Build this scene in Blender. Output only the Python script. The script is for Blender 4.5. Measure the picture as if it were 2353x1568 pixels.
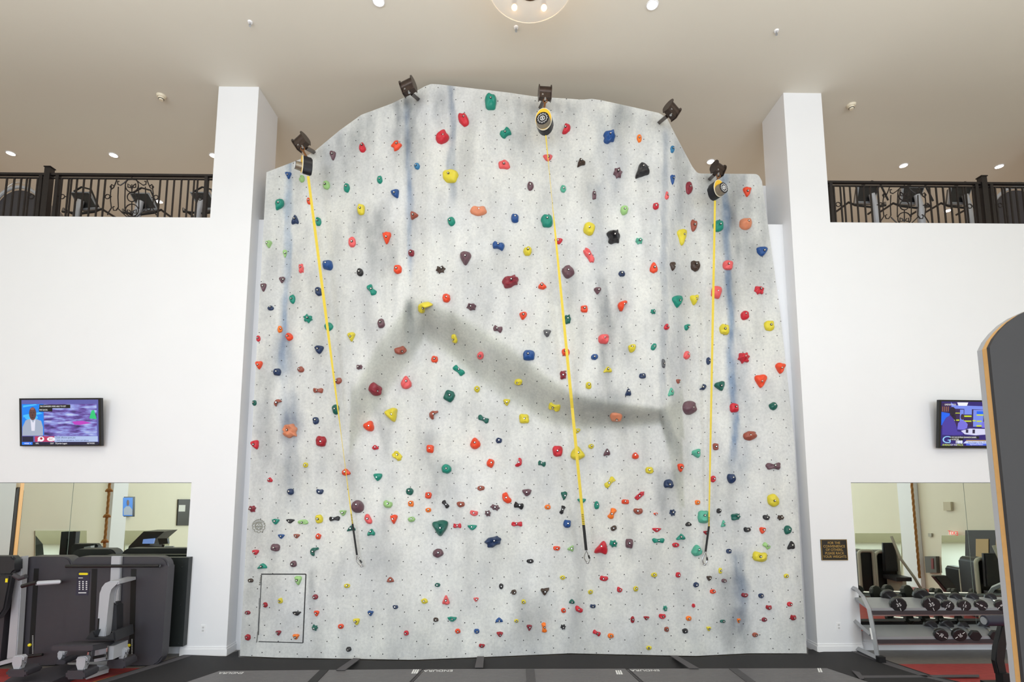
import bpy, bmesh, math, random
from mathutils import Vector, Matrix, noise
for o in list(bpy.data.objects): bpy.data.objects.remove(o, do_unlink=True)
sc = bpy.context.scene
C = sc.collection
PI = math.pi
# ---------------------------------------------------------------- camera
F, CX, CY = 1200.0, 1176.5, 977.0            # focal length and principal point in pixels of the 2353x1568 frame
H, DIST = 2.5, 7.98
PITCH, YAW = math.radians(6.32), 0.0150
cam = bpy.data.cameras.new('camera'); camo = bpy.data.objects.new('camera', cam); C.objects.link(camo)
cam.sensor_width = 36; cam.sensor_fit = 'HORIZONTAL'; cam.lens = F/2353*36; cam.shift_y = (CY-784)/2353
camo.location = (0, -DIST, H); camo.rotation_euler = (PI/2+PITCH, 0, -YAW)
cam.clip_start = .05; cam.clip_end = 100
sc.camera = camo
# ---------------------------------------------------------------- world, exposure, lights
sc.view_settings.view_transform = 'Standard'; sc.view_settings.look = 'None'
sc.view_settings.gamma = 1; sc.view_settings.use_curve_mapping = False
sc.view_settings.exposure = 0.0
w = bpy.data.worlds.new('world'); sc.world = w; w.use_nodes = True
w.node_tree.nodes['Background'].inputs[0].default_value = (.85, .92, 1, 1)
w.node_tree.nodes['Background'].inputs[1].default_value = .6
def area(name, loc, rot, sx, sy, power, col):
    l = bpy.data.lights.new(name, 'AREA'); l.shape = 'RECTANGLE'; l.size = sx; l.size_y = sy
    l.energy = power; l.color = col
    o = bpy.data.objects.new(name, l); C.objects.link(o); o.location = loc; o.rotation_euler = rot; return o
# daylight entering through the three tall windows of the back wall
for i, x in enumerate((-6, 0, 6)):
    area('window_daylight', (x, -13.7, 3.9), (PI/2, 0, 0), 3.6, 5.0, 375, (.80, .89, 1))
# warm glow of the ceiling fixtures over the hall; the upward fills are added
area('hall_lamp_light', (0, -6.5, 8.6), (0, 0, 0), 14, 6, 150, (1, .97, .93))
area('hall_ceiling_fill', (0, -6.5, 7.4), (PI, 0, 0), 15, 7, 330, (1, .98, .96))  # unseen upward fill, added to brighten the hall ceiling
area('mezzanine_ceiling_fill', (0, 3.4, 7.3), (PI, 0, 0), 26, 4.5, 125, (1, .84, .68))  # added warm fill that lifts the mezzanine ceiling, no fixture of its own
area('mezzanine_lamp_light', (0, 3.2, 8.7), (0, 0, 0), 26, 3.5, 100, (1, .80, .62))

# ---------------------------------------------------------------- pixel -> place
_R = Vector((math.cos(YAW), -math.sin(YAW), 0)); _Fh = Vector((math.sin(YAW), math.cos(YAW), 0))
_F = _Fh*math.cos(PITCH)+Vector((0, 0, math.sin(PITCH))); _U = _R.cross(_F)
CAM = Vector((0, -DIST, H))
def ray(u, v): return _F*F+_R*(u-CX)+_U*(CY-v)
def P(u, v, Y=0.0):
    d = ray(u, v); return CAM+d*((Y-CAM.y)/d.y)
def PZ(u, v, z=0.0):
    d = ray(u, v); return CAM+d*((z-CAM.z)/d.z)
YM = .10                                         # plane of the wall mirrors
def MX(u, v, X):                                 # point seen in the mirror, standing at x = X
    d = ray(u, v); m = CAM+d*((YM-CAM.y)/d.y); d = Vector((d.x, -d.y, d.z)); return m+d*((X-m.x)/d.x)
def MY(u, v, Y):
    d = ray(u, v); m = CAM+d*((YM-CAM.y)/d.y); d = Vector((d.x, -d.y, d.z)); return m+d*((Y-m.y)/d.y)
# ---------------------------------------------------------------- materials
def lin(c):
    return tuple((x/12.92 if x <= .04045 else ((x+.055)/1.055)**2.4) for x in [y/255 for y in c])+(1,)
_m = {}
def mat(name, rgb, rough=.6, metal=0, var=.0, scale=8, bump=0, bscale=60, emit=0, stretch=None, spec=None, coat=0):
    if name in _m: return _m[name]
    m = bpy.data.materials.new(name); m.use_nodes = True; nt = m.node_tree; b = nt.nodes['Principled BSDF']
    c = lin(rgb); b.inputs['Base Color'].default_value = c
    b.inputs['Roughness'].default_value = rough; b.inputs['Metallic'].default_value = metal
    if spec is not None: b.inputs['Specular IOR Level'].default_value = spec
    if coat: b.inputs['Coat Weight'].default_value = coat
    tc = nt.nodes.new('ShaderNodeTexCoord'); mp = nt.nodes.new('ShaderNodeMapping')
    nt.links.new(tc.outputs['Object'], mp.inputs[0])
    if stretch: mp.inputs['Scale'].default_value = stretch
    if var:
        n = nt.nodes.new('ShaderNodeTexNoise'); n.inputs['Scale'].default_value = scale; n.inputs['Detail'].default_value = 5
        r = nt.nodes.new('ShaderNodeMix'); r.data_type = 'RGBA'
        r.inputs[6].default_value = tuple(max(0, x*(1-var)) for x in c[:3])+(1,)
        r.inputs[7].default_value = tuple(min(1, x*(1+var)) for x in c[:3])+(1,)
        nt.links.new(mp.outputs[0], n.inputs[0]); nt.links.new(n.outputs[0], r.inputs[0]); nt.links.new(r.outputs[2], b.inputs['Base Color'])
    if bump:
        n2 = nt.nodes.new('ShaderNodeTexNoise'); n2.inputs['Scale'].default_value = bscale; n2.inputs['Detail'].default_value = 4
        bp = nt.nodes.new('ShaderNodeBump'); bp.inputs['Strength'].default_value = bump; bp.inputs['Distance'].default_value = .01
        nt.links.new(mp.outputs[0], n2.inputs[0]); nt.links.new(n2.outputs[0], bp.inputs['Height']); nt.links.new(bp.outputs[0], b.inputs['Normal'])
    if emit:
        b.inputs['Emission Color'].default_value = c; b.inputs['Emission Strength'].default_value = emit
    _m[name] = m; return m
WHITE = mat('white_paint', (240, 241, 244), .45, var=.015, scale=2, bump=.03)
CREAM = mat('cream_paint', (232, 226, 205), .6, var=.02, scale=2)
CEIL = mat('beige_ceiling_paint', (224, 219, 206), .8, var=.02, scale=1)
TAN = mat('tan_wall_paint', (214, 184, 158), .8, var=.02, scale=1)
TRIM = mat('white_trim', (244, 244, 246), .35, var=.01)
IRON = mat('wrought_iron', (46, 42, 42), .4, .5, var=.15, scale=30)
RUST = mat('rusty_black_steel', (70, 58, 52), .30, .65, var=.45, scale=25)
BLACK = mat('black_plastic', (26, 26, 28), .4, var=.1, scale=20)
DARK = mat('charcoal_plastic', (62, 60, 66), .45, var=.05, scale=10)
PAD = mat('black_vinyl_pad', (40, 40, 44), .45, var=.1, scale=20)
SLOT = mat('slot_black', (8, 8, 9), .6, var=.1)
GREY = mat('light_grey_paint', (182, 184, 190), .35, .1, var=.03)
SILVER = mat('silver_paint', (160, 163, 168), .35, .3, var=.05)
CHROME = mat('chrome', (225, 225, 228), .12, 1, var=.02)
STEEL = mat('brushed_steel', (190, 192, 196), .3, 1, var=.08, scale=40)
YEL = mat('yellow_plastic', (245, 225, 40), .4, var=.05)
RUB = mat('black_rubber', (36, 35, 38), .75, var=.25, scale=90, bump=.2, bscale=300)
VINYL = mat('grey_vinyl', (98, 96, 98), .42, var=.06, scale=3, bump=.9, bscale=7, stretch=(1, 5, 5))
VELC = mat('grey_velcro', (84, 82, 86), .8, var=.15, scale=60)
MIRR = mat('mirror_glass', (225, 232, 222), .0, 1)
# ---------------------------------------------------------------- mesh helpers
def obj(name, bm, m, parent=None, smooth=False):
    me = bpy.data.meshes.new(name)
    bmesh.ops.recalc_face_normals(bm, faces=bm.faces[:])
    bm.to_mesh(me); bm.free()
    if smooth:
        for p in me.polygons: p.use_smooth = True
        try: me.set_sharp_from_angle(angle=math.radians(40))
        except Exception: pass
    o = bpy.data.objects.new(name, me); C.objects.link(o)
    for x in (m if isinstance(m, (list, tuple)) else [m]): me.materials.append(x)
    if parent:
        o.parent = parent; o.matrix_parent_inverse = Matrix.Translation(-parent.location)
    return o
def tag(o, label, cat, group=None, kind=None):
    o['label'] = label
    if cat: o['category'] = cat
    if group: o['group'] = group
    if kind: o['kind'] = kind
    return o
def thing(name, label, cat, loc=(0, 0, 0), group=None):
    o = bpy.data.objects.new(name, None); C.objects.link(o); o.location = loc; o.empty_display_size = .1
    return tag(o, label, cat, group)
def struct(name, bm, m, **k):
    o = obj(name, bm, m, **k); o['kind'] = 'structure'; return o
def NB(): return bmesh.new()
def box(bm, x0, y0, z0, x1, y1, z1, mi=0):
    x0, x1 = sorted((x0, x1)); y0, y1 = sorted((y0, y1)); z0, z1 = sorted((z0, z1))
    v = [bm.verts.new(p) for p in ((x0, y0, z0), (x1, y0, z0), (x1, y1, z0), (x0, y1, z0), (x0, y0, z1), (x1, y0, z1), (x1, y1, z1), (x0, y1, z1))]
    for f in ((0, 3, 2, 1), (4, 5, 6, 7), (0, 1, 5, 4), (1, 2, 6, 5), (2, 3, 7, 6), (3, 0, 4, 7)):
        fc = bm.faces.new([v[i] for i in f]); fc.material_index = mi
    return bm
def prism(bm, pts, vec, mi=0, bevel=0):
    pts = [Vector(p) for p in pts]; vec = Vector(vec)
    a = [bm.verts.new(p) for p in pts]; b = [bm.verts.new(p+vec) for p in pts]
    n = len(pts)
    fs = [bm.faces.new(a), bm.faces.new(b[::-1])]
    for i in range(n): fs.append(bm.faces.new((a[i], b[i], b[(i+1) % n], a[(i+1) % n])))
    for f in fs: f.material_index = mi
    if bevel:
        es = set(fs[0].edges) | set(fs[1].edges)
        bmesh.ops.bevel(bm, geom=list(es), offset=bevel, segments=2, affect='EDGES', clamp_overlap=True)
    return bm
def pbox(bm, u0, v0, u1, v1, Y, dep, mi=0):       # a box whose face nearest the camera stands at Y, going back by dep
    um, vm = (u0+u1)/2, (v0+v1)/2
    box(bm, P(u0, vm, Y).x, Y, P(um, v0, Y).z, P(u1, vm, Y).x, Y+dep, P(um, v1, Y).z, mi); return bm
def pp(bm, pts, Y, dep, mi=0, bevel=0): return prism(bm, [P(u, v, Y) for u, v in pts], (0, dep, 0), mi, bevel)
def rounded(u0, v0, u1, v1, r, k=5):
    out = []
    for cx, cy, a0 in ((u1-r, v0+r, -90), (u1-r, v1-r, 0), (u0+r, v1-r, 90), (u0+r, v0+r, 180)):
        for i in range(k+1):
            a = math.radians(a0+90*i/k); out.append((cx+r*math.cos(a), cy+r*math.sin(a)))
    return out
def tube(bm, pts, r, n=8, mi=0, closed=False, cap=True):
    pts = [Vector(p) for p in pts]; rings = []; m = len(pts); up = None
    for i, p in enumerate(pts):
        if closed: t = pts[(i+1) % m]-pts[i-1]
        else: t = pts[min(i+1, m-1)]-pts[max(i-1, 0)]
        t.normalize()
        if up is None:
            up = Vector((0, 0, 1)) if abs(t.z) < .9 else Vector((0, 1, 0))
        s = t.cross(up)
        if s.length < 1e-5: s = t.cross(Vector((1, .3, 0)))
        s.normalize(); up2 = s.cross(t).normalized(); up = up2
        rr = r[i] if isinstance(r, (list, tuple)) else r
        rings.append([bm.verts.new(p+(s*math.cos(2*PI*k/n)+up2*math.sin(2*PI*k/n))*rr) for k in range(n)])
    for i in range(m if closed else m-1):
        a, b = rings[i], rings[(i+1) % m]
        for k in range(n):
            f = bm.faces.new((a[k], a[(k+1) % n], b[(k+1) % n], b[k])); f.material_index = mi
    if cap and not closed:
        f = bm.faces.new(rings[0][::-1]); f.material_index = mi
        f = bm.faces.new(rings[-1]); f.material_index = mi
    return bm
def cyl(bm, a, b, r, n=20, mi=0, r2=None): return tube(bm, [a, b], [r, r if r2 is None else r2], n, mi)
def sphere(bm, c, r, s=(1, 1, 1), mi=0, seg=14):
    g = bmesh.ops.create_uvsphere(bm, u_segments=seg, v_segments=max(6, seg*2//3), radius=r, matrix=Matrix.Translation(c) @ Matrix.Diagonal((*s, 1)))
    for v in g['verts']:
        for f in v.link_faces: f.material_index = mi
    return bm
def arc(cu, cv, r, a0, a1, n=16, ry=None):
    return [(cu+r*math.cos(math.radians(a0+(a1-a0)*i/n)), cv-(ry or r)*math.sin(math.radians(a0+(a1-a0)*i/n))) for i in range(n+1)]
def text(name, s, size, m, right, up, origin, parent=None, align='CENTER', ext=.0006, font_scale=1, wscale=1):
    cu = bpy.data.curves.new(name, 'FONT'); cu.body = s; cu.size = size; cu.align_x = align; cu.align_y = 'CENTER'; cu.extrude = ext
    t = bpy.data.objects.new(name, cu); C.objects.link(t)
    me = bpy.data.meshes.new_from_object(t.evaluated_get(bpy.context.evaluated_depsgraph_get()))
    bpy.data.objects.remove(t)
    right = Vector(right).normalized(); up = Vector(up).normalized(); n = right.cross(up)
    M = Matrix(((right.x, up.x, n.x, origin[0]), (right.y, up.y, n.y, origin[1]), (right.z, up.z, n.z, origin[2]), (0, 0, 0, 1)))
    me.transform(M @ Matrix.Diagonal((wscale, 1, 1, 1))); me.materials.clear(); me.materials.append(m)
    o = bpy.data.objects.new(name, me); C.objects.link(o)
    if parent: o.parent = parent; o.matrix_parent_inverse = Matrix.Translation(-parent.location)
    return o
def lerp(a, b, t): return a+(b-a)*t
def pl(tab, x):
    if x <= tab[0][0]: return tab[0][1]
    for (a, b), (c, d) in zip(tab, tab[1:]):
        if x <= c: return b+(d-b)*(x-a)/(c-a)
    return tab[-1][1]
def sstep(a, b, x):
    t = min(1, max(0, (x-a)/(b-a))); return t*t*(3-2*t)

# ================================================================ THE ROOM
ZC = 8.97                                         # ceiling
ZP = P(300, 499).z                                # top of the lower wall under the railing
XW = 10.0
XCL0, XCL1 = P(503, 198).x, P(595, 198).x         # left pier
XCR0, XCR1 = P(1800, 215).x, P(1887, 215).x
MZ0, MZ1 = .28, P(300, 1109).z
ML1 = P(440, 1110).x; MR0 = P(1955, 1110).x
DEP = .72
bm = NB(); box(bm, -XW-.2, -14.2, -.1, XW+.2, 7.2, 0)
fl = struct('floor', bm, mat('red_floor', (120, 36, 38), .4))
nt = _m['red_floor'].node_tree; b = nt.nodes['Principled BSDF']
tc = nt.nodes.new('ShaderNodeTexCoord'); sx = nt.nodes.new('ShaderNodeSeparateXYZ'); nt.links.new(tc.outputs['Object'], sx.inputs[0])
gt = nt.nodes.new('ShaderNodeMath'); gt.operation = 'GREATER_THAN'; gt.inputs[1].default_value = -.5; nt.links.new(sx.outputs[1], gt.inputs[0])
nz = nt.nodes.new('ShaderNodeTexNoise'); nz.inputs['Scale'].default_value = 40; nz.inputs['Detail'].default_value = 6
mp = nt.nodes.new('ShaderNodeMapping'); mp.inputs['Scale'].default_value = (.2, 1, 1); nt.links.new(tc.outputs['Object'], mp.inputs[0]); nt.links.new(mp.outputs[0], nz.inputs[0])
r1 = nt.nodes.new('ShaderNodeMix'); r1.data_type = 'RGBA'; r1.inputs[6].default_value = lin((126, 34, 38)); r1.inputs[7].default_value = lin((196, 84, 80)); nt.links.new(nz.outputs[0], r1.inputs[0])
r2 = nt.nodes.new('ShaderNodeMix'); r2.data_type = 'RGBA'; r2.inputs[6].default_value = lin((92, 88, 84)); r2.inputs[7].default_value = lin((140, 134, 126)); nt.links.new(nz.outputs[0], r2.inputs[0])
r3 = nt.nodes.new('ShaderNodeMix'); r3.data_type = 'RGBA'; nt.links.new(gt.outputs[0], r3.inputs[0]); nt.links.new(r1.outputs[2], r3.inputs[6]); nt.links.new(r2.outputs[2], r3.inputs[7])
lt = nt.nodes.new('ShaderNodeMath'); lt.operation = 'LESS_THAN'; lt.inputs[1].default_value = -4.6; nt.links.new(sx.outputs[1], lt.inputs[0])
r4 = nt.nodes.new('ShaderNodeMix'); r4.data_type = 'RGBA'; r4.inputs[7].default_value = lin((212, 206, 198)); nt.links.new(lt.outputs[0], r4.inputs[0]); nt.links.new(r3.outputs[2], r4.inputs[6]); nt.links.new(r4.outputs[2], b.inputs['Base Color'])  # unseen near floor made pale to bounce light up to the ceiling
XM = 17.0                                         # the mezzanine is wider than the hall
bm = NB(); box(bm, -XM-.2, -14.2, ZC, XM+.2, 7.2, ZC+.1); struct('ceiling', bm, CEIL)
bm = NB(); box(bm, -XW-.2, -14.2, 0, -XW, DEP-.02, ZC); struct('wall_left', bm, CREAM)
bm = NB(); box(bm, XW, -14.2, 0, XW+.2, DEP-.02, ZC); struct('wall_right', bm, CREAM)
# wall behind the camera with three tall windows
bm = NB()
xs = [-XW, -7.9, -4.1, -1.9, 1.9, 4.1, 7.9, XW]
for i in range(0, 8, 2): box(bm, xs[i], -14.2, 0, xs[i+1], -14, ZC)
for i in (1, 3, 5): box(bm, xs[i], -14.2, 0, xs[i+1], -14, 1.2); box(bm, xs[i], -14.2, 6.6, xs[i+1], -14, ZC)
struct('wall_back', bm, CREAM)
for k, i in enumerate((1, 3, 5)):
    bm = NB(); a, c = xs[i], xs[i+1]
    for x in (a, (a+c)/2-.04, c-.08): box(bm, x, -14.15, 1.2, x+.08, -14.03, 6.6)
    for z in (1.2, 3.0, 4.8, 6.52): box(bm, a, -14.15, z, c, -14.03, z+.08)
    struct('window_%d' % (k+1), bm, mat('dark_window_frame', (60, 50, 45), .5))
# lower front walls with mirror niches
def front(name, xo, xn, xc):                      # outer side, niche edge, corner at the climbing wall
    bm = NB()
    box(bm, xo, 0, MZ1, xc, DEP, ZP)
    box(bm, xn, 0, 0, xc, DEP, MZ1)
    box(bm, xo, YM+.02, 0, xn, DEP, MZ1)
    return struct(name, bm, WHITE)
front('wall_front_left', -XW, ML1, XCL1)
front('wall_front_right', XW, MR0, XCR0)
bm = NB(); box(bm, XCL0, 0, ZP, XCL1, DEP, ZC); struct('wall_pier_left', bm, WHITE)
bm = NB(); box(bm, XCR0, 0, ZP, XCR1, DEP, ZC); struct('wall_pier_right', bm, WHITE)
# stepped infill beside the climbing wall, and the higher wall across the opening
YI = .26
ZI = P(597, 505, YI).z; ZI2 = P(1795, 516, YI).z
bm = NB(); box(bm, XCL1, YI, 0, XCL1+.42, DEP, ZI); struct('trim_1', bm, WHITE)
bm = NB(); box(bm, XCR0-.42, YI, 0, XCR0, DEP, ZI2); struct('trim_2', bm, WHITE)
bm = NB(); box(bm, XCL1, DEP, 0, XCR0, DEP+.15, P(1770, 427, DEP).z); struct('wall_front_centre', bm, WHITE)
bm = NB(); box(bm, -XM, DEP, ZP-.5, XM, 7, ZP-.35); struct('floor_mezzanine', bm, mat('mezzanine_floor', (120, 100, 85), .6, var=.1))
bm = NB(); box(bm, -XM, 7, ZP-.5, XM, 7.15, ZC); struct('wall_mezzanine_back', bm, TAN)
for s, n in ((-1, 'left'), (1, 'right')):
    bm = NB(); box(bm, s*(XM-.02), DEP, ZP-.35, s*XM, 7, ZC); box(bm, s*XW, DEP-.02, ZP-.35, s*XM, DEP, ZC); struct('wall_mezzanine_'+n, bm, TAN)
# baseboards
def base(name, segs):
    bm = NB()
    for x0, y0, x1, y1 in segs:
        if abs(y1-y0) < 1e-6:
            box(bm, x0, y0-.018, 0, x1, y0, .095); box(bm, x0, y0-.010, .095, x1, y0, .125)
        else:
            s = .018 if x1 > 0 else -.018
            s = -s if x0 < 0 else -s
            sg = 1 if x0 < 0 else -1
            box(bm, x0, y0, 0, x0+sg*.018, y1, .095); box(bm, x0, y0, .095, x0+sg*.010, y1, .125)
    return struct(name, bm, TRIM)
base('baseboard_left', [(ML1, 0, XCL1, 0), (XCL1, -.018, XCL1, YI), (-XW, YM+.02, ML1, YM+.02)])
base('baseboard_right', [(XCR0, 0, MR0, 0), (XCR0, -.018, XCR0, YI), (MR0, YM+.02, XW, YM+.02)])
# mirrors
def mirror(label, x0, x1):
    bm = NB(); box(bm, x0, YM, MZ0, x1, YM+.018, MZ1-.01)
    return tag(obj('wall_mirror', bm, MIRR), label, 'mirror', 'mirrors in the lower walls')
ls = P(166, 1150, YM).x; rs = P(2217, 1150, YM).x
mirror('wide wall mirror panel behind the black machines, left of the seam', -XW+.02, ls-.004)
mirror('wall mirror panel beside the left pier, right of the seam', ls+.004, ML1-.005)
mirror('wall mirror panel behind the dumbbell rack, left of the seam', MR0+.005, rs-.004)
mirror('wall mirror panel partly hidden by the tall dark board, right of the seam', rs+.004, XW-.02)
# outlets
for (u, v, lab) in ((467, 1446, 'white power outlet low on the wall left of the climbing wall'), (1927, 1440, 'white power outlet low on the wall under the black sign')):
    p = P(u, v); t = thing('power_outlet', lab, 'outlet', p)
    bm = NB(); box(bm, p.x-.035, -.006, p.z-.057, p.x+.035, 0, p.z+.057); obj('cover_plate', bm, TRIM, t)
    for dz in (-.022, .022):
        bm = NB(); box(bm, p.x-.014, -.009, p.z+dz-.013, p.x+.014, -.006, p.z+dz+.013); obj('socket', bm, mat('socket', (205, 205, 205), .5), t)

# ================================================================ CLIMBING WALL
UL = [(402, 610), (1508, 551)]
UR = [(402, 1749), (440, 1754), (720, 1793), (1020, 1826), (1300, 1841), (1502, 1854)]
VT = [(605, 408), (612, 396), (690, 366), (720, 350), (780, 300), (830, 264), (900, 238), (945, 216), (975, 199), (990, 193), (1010, 194), (1170, 213), (1230, 222), (1340, 229), (1360, 227), (1385, 231), (1440, 243), (1515, 260), (1532, 271), (1560, 325), (1592, 385), (1603, 398), (1615, 399), (1738, 400), (1748, 407), (1752, 420)]
VB = [(551, 1508), (640, 1512), (830, 1515), (950, 1517), (1000, 1515), (1100, 1511), (1310, 1502), (1400, 1504), (1540, 1507), (1600, 1508), (1720, 1502), (1854, 1502)]
UPP = [(551, .04), (640, .0), (655, .06), (700, -.03), (830, -.17), (925, -.25), (936, -.21), (985, -.33), (1030, -.30), (1045, -.33), (1250, -.33), (1370, -.37), (1400, -.32), (1518, -.30), (1538, -.24), (1585, .02), (1600, .05), (1680, .07), (1692, .11), (1760, .14), (1850, .14)]
MID = [(551, .04), (700, .02), (830, .04), (960, .08), (1310, .10), (1450, .04), (1525, -.08), (1590, .02), (1700, .04), (1854, .10)]
BT = [(560, 500), (700, 700), (790, 900), (820, 880), (860, 800), (900, 745), (940, 690), (975, 690), (1040, 715), (1100, 750), (1180, 800), (1250, 858), (1310, 900), (1400, 922), (1520, 938), (1545, 920), (1580, 860), (1640, 700), (1700, 600), (1800, 420)]
BB = [(560, 1400), (700, 1250), (790, 1080), (820, 1010), (860, 950), (900, 890), (940, 835), (975, 780), (1040, 822), (1100, 878), (1180, 928), (1250, 968), (1310, 985), (1400, 985), (1520, 975), (1545, 1080), (1580, 1260), (1640, 1340), (1700, 1380), (1800, 1400)]
def depth(u, v):
    up = pl(UPP, u)*.5+(pl(UPP, u-4)+pl(UPP, u+4))*.25
    vb = pl(VB, u); lb = PZ(u, vb, .02).y
    lo = lerp(pl(MID, u), lb, sstep(980, 1500, v))
    return lerp(up, lo, sstep(pl(BT, u), pl(BB, u), v))+.014*noise.noise((u*.012, v*.010, 2.2))+.006*noise.noise((u*.03, v*.03, 5.1))
def WP(u, v, off=0):                              # point on the climbing wall seen at the pixel, off metres in front
    return P(u, v, depth(u, v)-off)
def blot(u, v, cu, cv, ru, rv):
    return math.exp(-((u-cu)/ru)**2-((v-cv)/rv)**2)
BLUE, GR, GB = (.42, .54, .74), (.42, .44, .47), (.40, .46, .57)
STAIN_SHADE = []   # (path, half width, v0, v1, colour, strength)
for s in (([(360, 664), (600, 661), (820, 650), (1000, 668)], 8, 365, 860, BLUE, .75), ([(800, 650), (1000, 672)], 20, 770, 1010, GB, .55), ([(980, 668), (1160, 672)], 18, 960, 1170, GB, .45),
          ([(200, 922), (420, 930)], 17, 225, 370, GR, .7), ([(200, 936), (700, 945)], 5, 240, 640, BLUE, .6), ([(200, 938), (700, 945)], 12, 330, 560, GB, .35),
          ([(190, 1038), (480, 1040)], 8, 195, 470, GB, .7), ([(190, 1012), (400, 1014)], 14, 215, 300, GR, .45), ([(260, 835), (500, 826)], 20, 262, 340, GR, .6), ([(300, 800), (500, 790)], 18, 300, 440, GR, .35),
          ([(210, 1190), (400, 1195)], 22, 230, 370, GR, .45), ([(220, 1240), (400, 1245)], 14, 225, 300, GR, .4), ([(230, 1300), (400, 1305)], 22, 235, 290, GR, .5), ([(240, 1430), (600, 1440)], 18, 238, 300, GR, .5), ([(230, 1398), (600, 1404)], 30, 260, 480, GB, .3),
          ([(600, 1383), (900, 1392)], 12, 640, 880, GR, .65), ([(640, 1420), (900, 1430)], 22, 700, 860, GR, .3),
          ([(400, 1664), (600, 1672), (800, 1680), (1040, 1690)], 8, 402, 1060, BLUE, .95), ([(400, 1650), (1040, 1690)], 26, 400, 700, GR, .55), ([(400, 1700), (700, 1712)], 18, 400, 620, GR, .6), ([(700, 1690), (1100, 1700)], 26, 760, 1120, GB, .4),
          ([(1180, 1690), (1470, 1706)], 16, 1270, 1440, GB, .75), ([(1300, 1665), (1480, 1672)], 26, 1310, 1480, GR, .45), ([(1100, 1530), (1300, 1535)], 18, 1080, 1220, GR, .5),
          ([(290, 1531), (960, 1522)], 7, 300, 940, GB, .55), ([(330, 1565), (500, 1572)], 14, 320, 480, GR, .45), ([(500, 1556), (950, 1556)], 16, 440, 900, GB, .28), ([(600, 1500), (700, 1500)], 12, 480, 640, GB, .2),
          ([(470, 822), (580, 822)], 16, 480, 560, GR, .45), ([(500, 860), (700, 860)], 14, 500, 640, GR, .35), ([(960, 885), (1040, 888)], 14, 930, 1040, GR, .4), ([(1160, 990), (1400, 960)], 20, 1000, 1070, GR, .3),
          ([(700, 941), (760, 938)], 9, 690, 760, GR, .7), ([(900, 1385), (1000, 1390)], 40, 905, 960, GR, .5), ([(950, 1525), (1060, 1560)], 8, 940, 1060, GR, .6), ([(1320, 714), (1400, 714)], 6, 1320, 1370, GR, .5),  # the slanted streak paints the right leg of the overhang's shadow
          ([(1080, 640), (1500, 600)], 30, 1050, 1400, GR, .12), ([(380, 632), (1480, 575)], 14, 400, 1490, GR, .25), ([(560, 760), (1100, 740)], 30, 500, 900, GR, .15), ([(1000, 1838), (1480, 1846)], 9, 900, 1490, GR, .35)):
    STAIN_SHADE.append(s)
MORE = [([(200, 945), (400, 952)], 12, 215, 340, GR, .6), ([(300, 760), (500, 752)], 14, 320, 420, GR, .4), ([(340, 1480), (700, 1490)], 12, 380, 620, GR, .25),
        ([(440, 1110), (700, 1110)], 18, 600, 760, GR, .25), ([(560, 1290), (760, 1295)], 26, 560, 760, GR, .3), ([(260, 1360), (700, 1375)], 16, 420, 640, GB, .3),
        ([(560, 900), (760, 895)], 12, 520, 690, GR, .4), ([(480, 870), (620, 866)], 20, 470, 600, GR, .4), ([(820, 620), (1080, 612)], 12, 860, 1060, GR, .3),
        ([(1270, 725), (1400, 716)], 6, 1310, 1420, GR, .4), ([(1330, 1700), (1500, 1712)], 12, 1400, 1500, GR, .5), ([(400, 1735), (700, 1760)], 14, 440, 700, GR, .3),
        ([(1050, 1020), (1160, 1022)], 26, 1060, 1200, GR, .3), ([(1260, 880), (1340, 876)], 30, 1270, 1340, GR, .22), ([(1000, 1660), (1200, 1668)], 20, 1060, 1240, GR, .25)]
def stain_and_shade(u, v):
    c = [1, 1, 1]
    for path, hw, v0, v1, col, st in STAIN_SHADE+MORE:
        if v < v0-40 or v > v1+60: continue
        cu = pl(path, v)+6*noise.noise((v*.012, cu_seed(path), 0))
        if col is GR: hw *= 1.25
        wv = hw*(1.1+.6*noise.noise((v*.02, 3.1, cu_seed(path))))
        if abs(u-cu) > wv*3: continue
        a = math.exp(-((u-cu)/wv)**4)*st*sstep(v0-20, v0+15, v)*(1-sstep(v1-60, v1+50, v))
        a *= .92+.7*noise.noise((u*.06, v*.013, 7))+.35*noise.noise((u*.11, v*.05, 2))
        a = max(0, min(1, a))
        for k in range(3): c[k] *= lerp(1, col[k], a)
    # greenish weathering and the underside's shade, both painted over the overhang band
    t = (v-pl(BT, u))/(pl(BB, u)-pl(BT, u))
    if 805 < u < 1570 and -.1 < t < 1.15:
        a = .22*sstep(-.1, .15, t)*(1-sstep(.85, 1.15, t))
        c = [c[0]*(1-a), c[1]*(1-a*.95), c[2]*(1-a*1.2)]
    n = noise.noise((u*.012, v*.009, 1.3))*.09+noise.noise((u*.035, v*.018, 4.3))*.07-max(0, noise.noise((u*.02, v*.006, 9.1))-.08)*.42*max(0, .6+noise.noise((u*.004, v*.004, 3.3)))
    return [x*(1+n) for x in c]
def cu_seed(path): return path[0][1]*.37
NU, NV = 230, 230
def wall_uv(s, t):
    v = lerp(230, 1508, t); u = lerp(pl(UL, v), pl(UR, v), s)
    for _ in range(6):
        v = lerp(pl(VT, u), pl(VB, u), t); u = lerp(lerp(612, 551, (v-402)/(1508-402)), pl(UR, v), s)
    return u, v
bm = NB(); grid = []; col = []
for j in range(NV+1):
    row = []
    for i in range(NU+1):
        u, v = wall_uv(i/NU, j/NV); p = WP(u, v)
        row.append(bm.verts.new(p)); col.append(stain_and_shade(u, v))
    grid.append(row)
for j in range(NV):
    for i in range(NU): bm.faces.new((grid[j][i], grid[j+1][i], grid[j+1][i+1], grid[j][i+1]))
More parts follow.
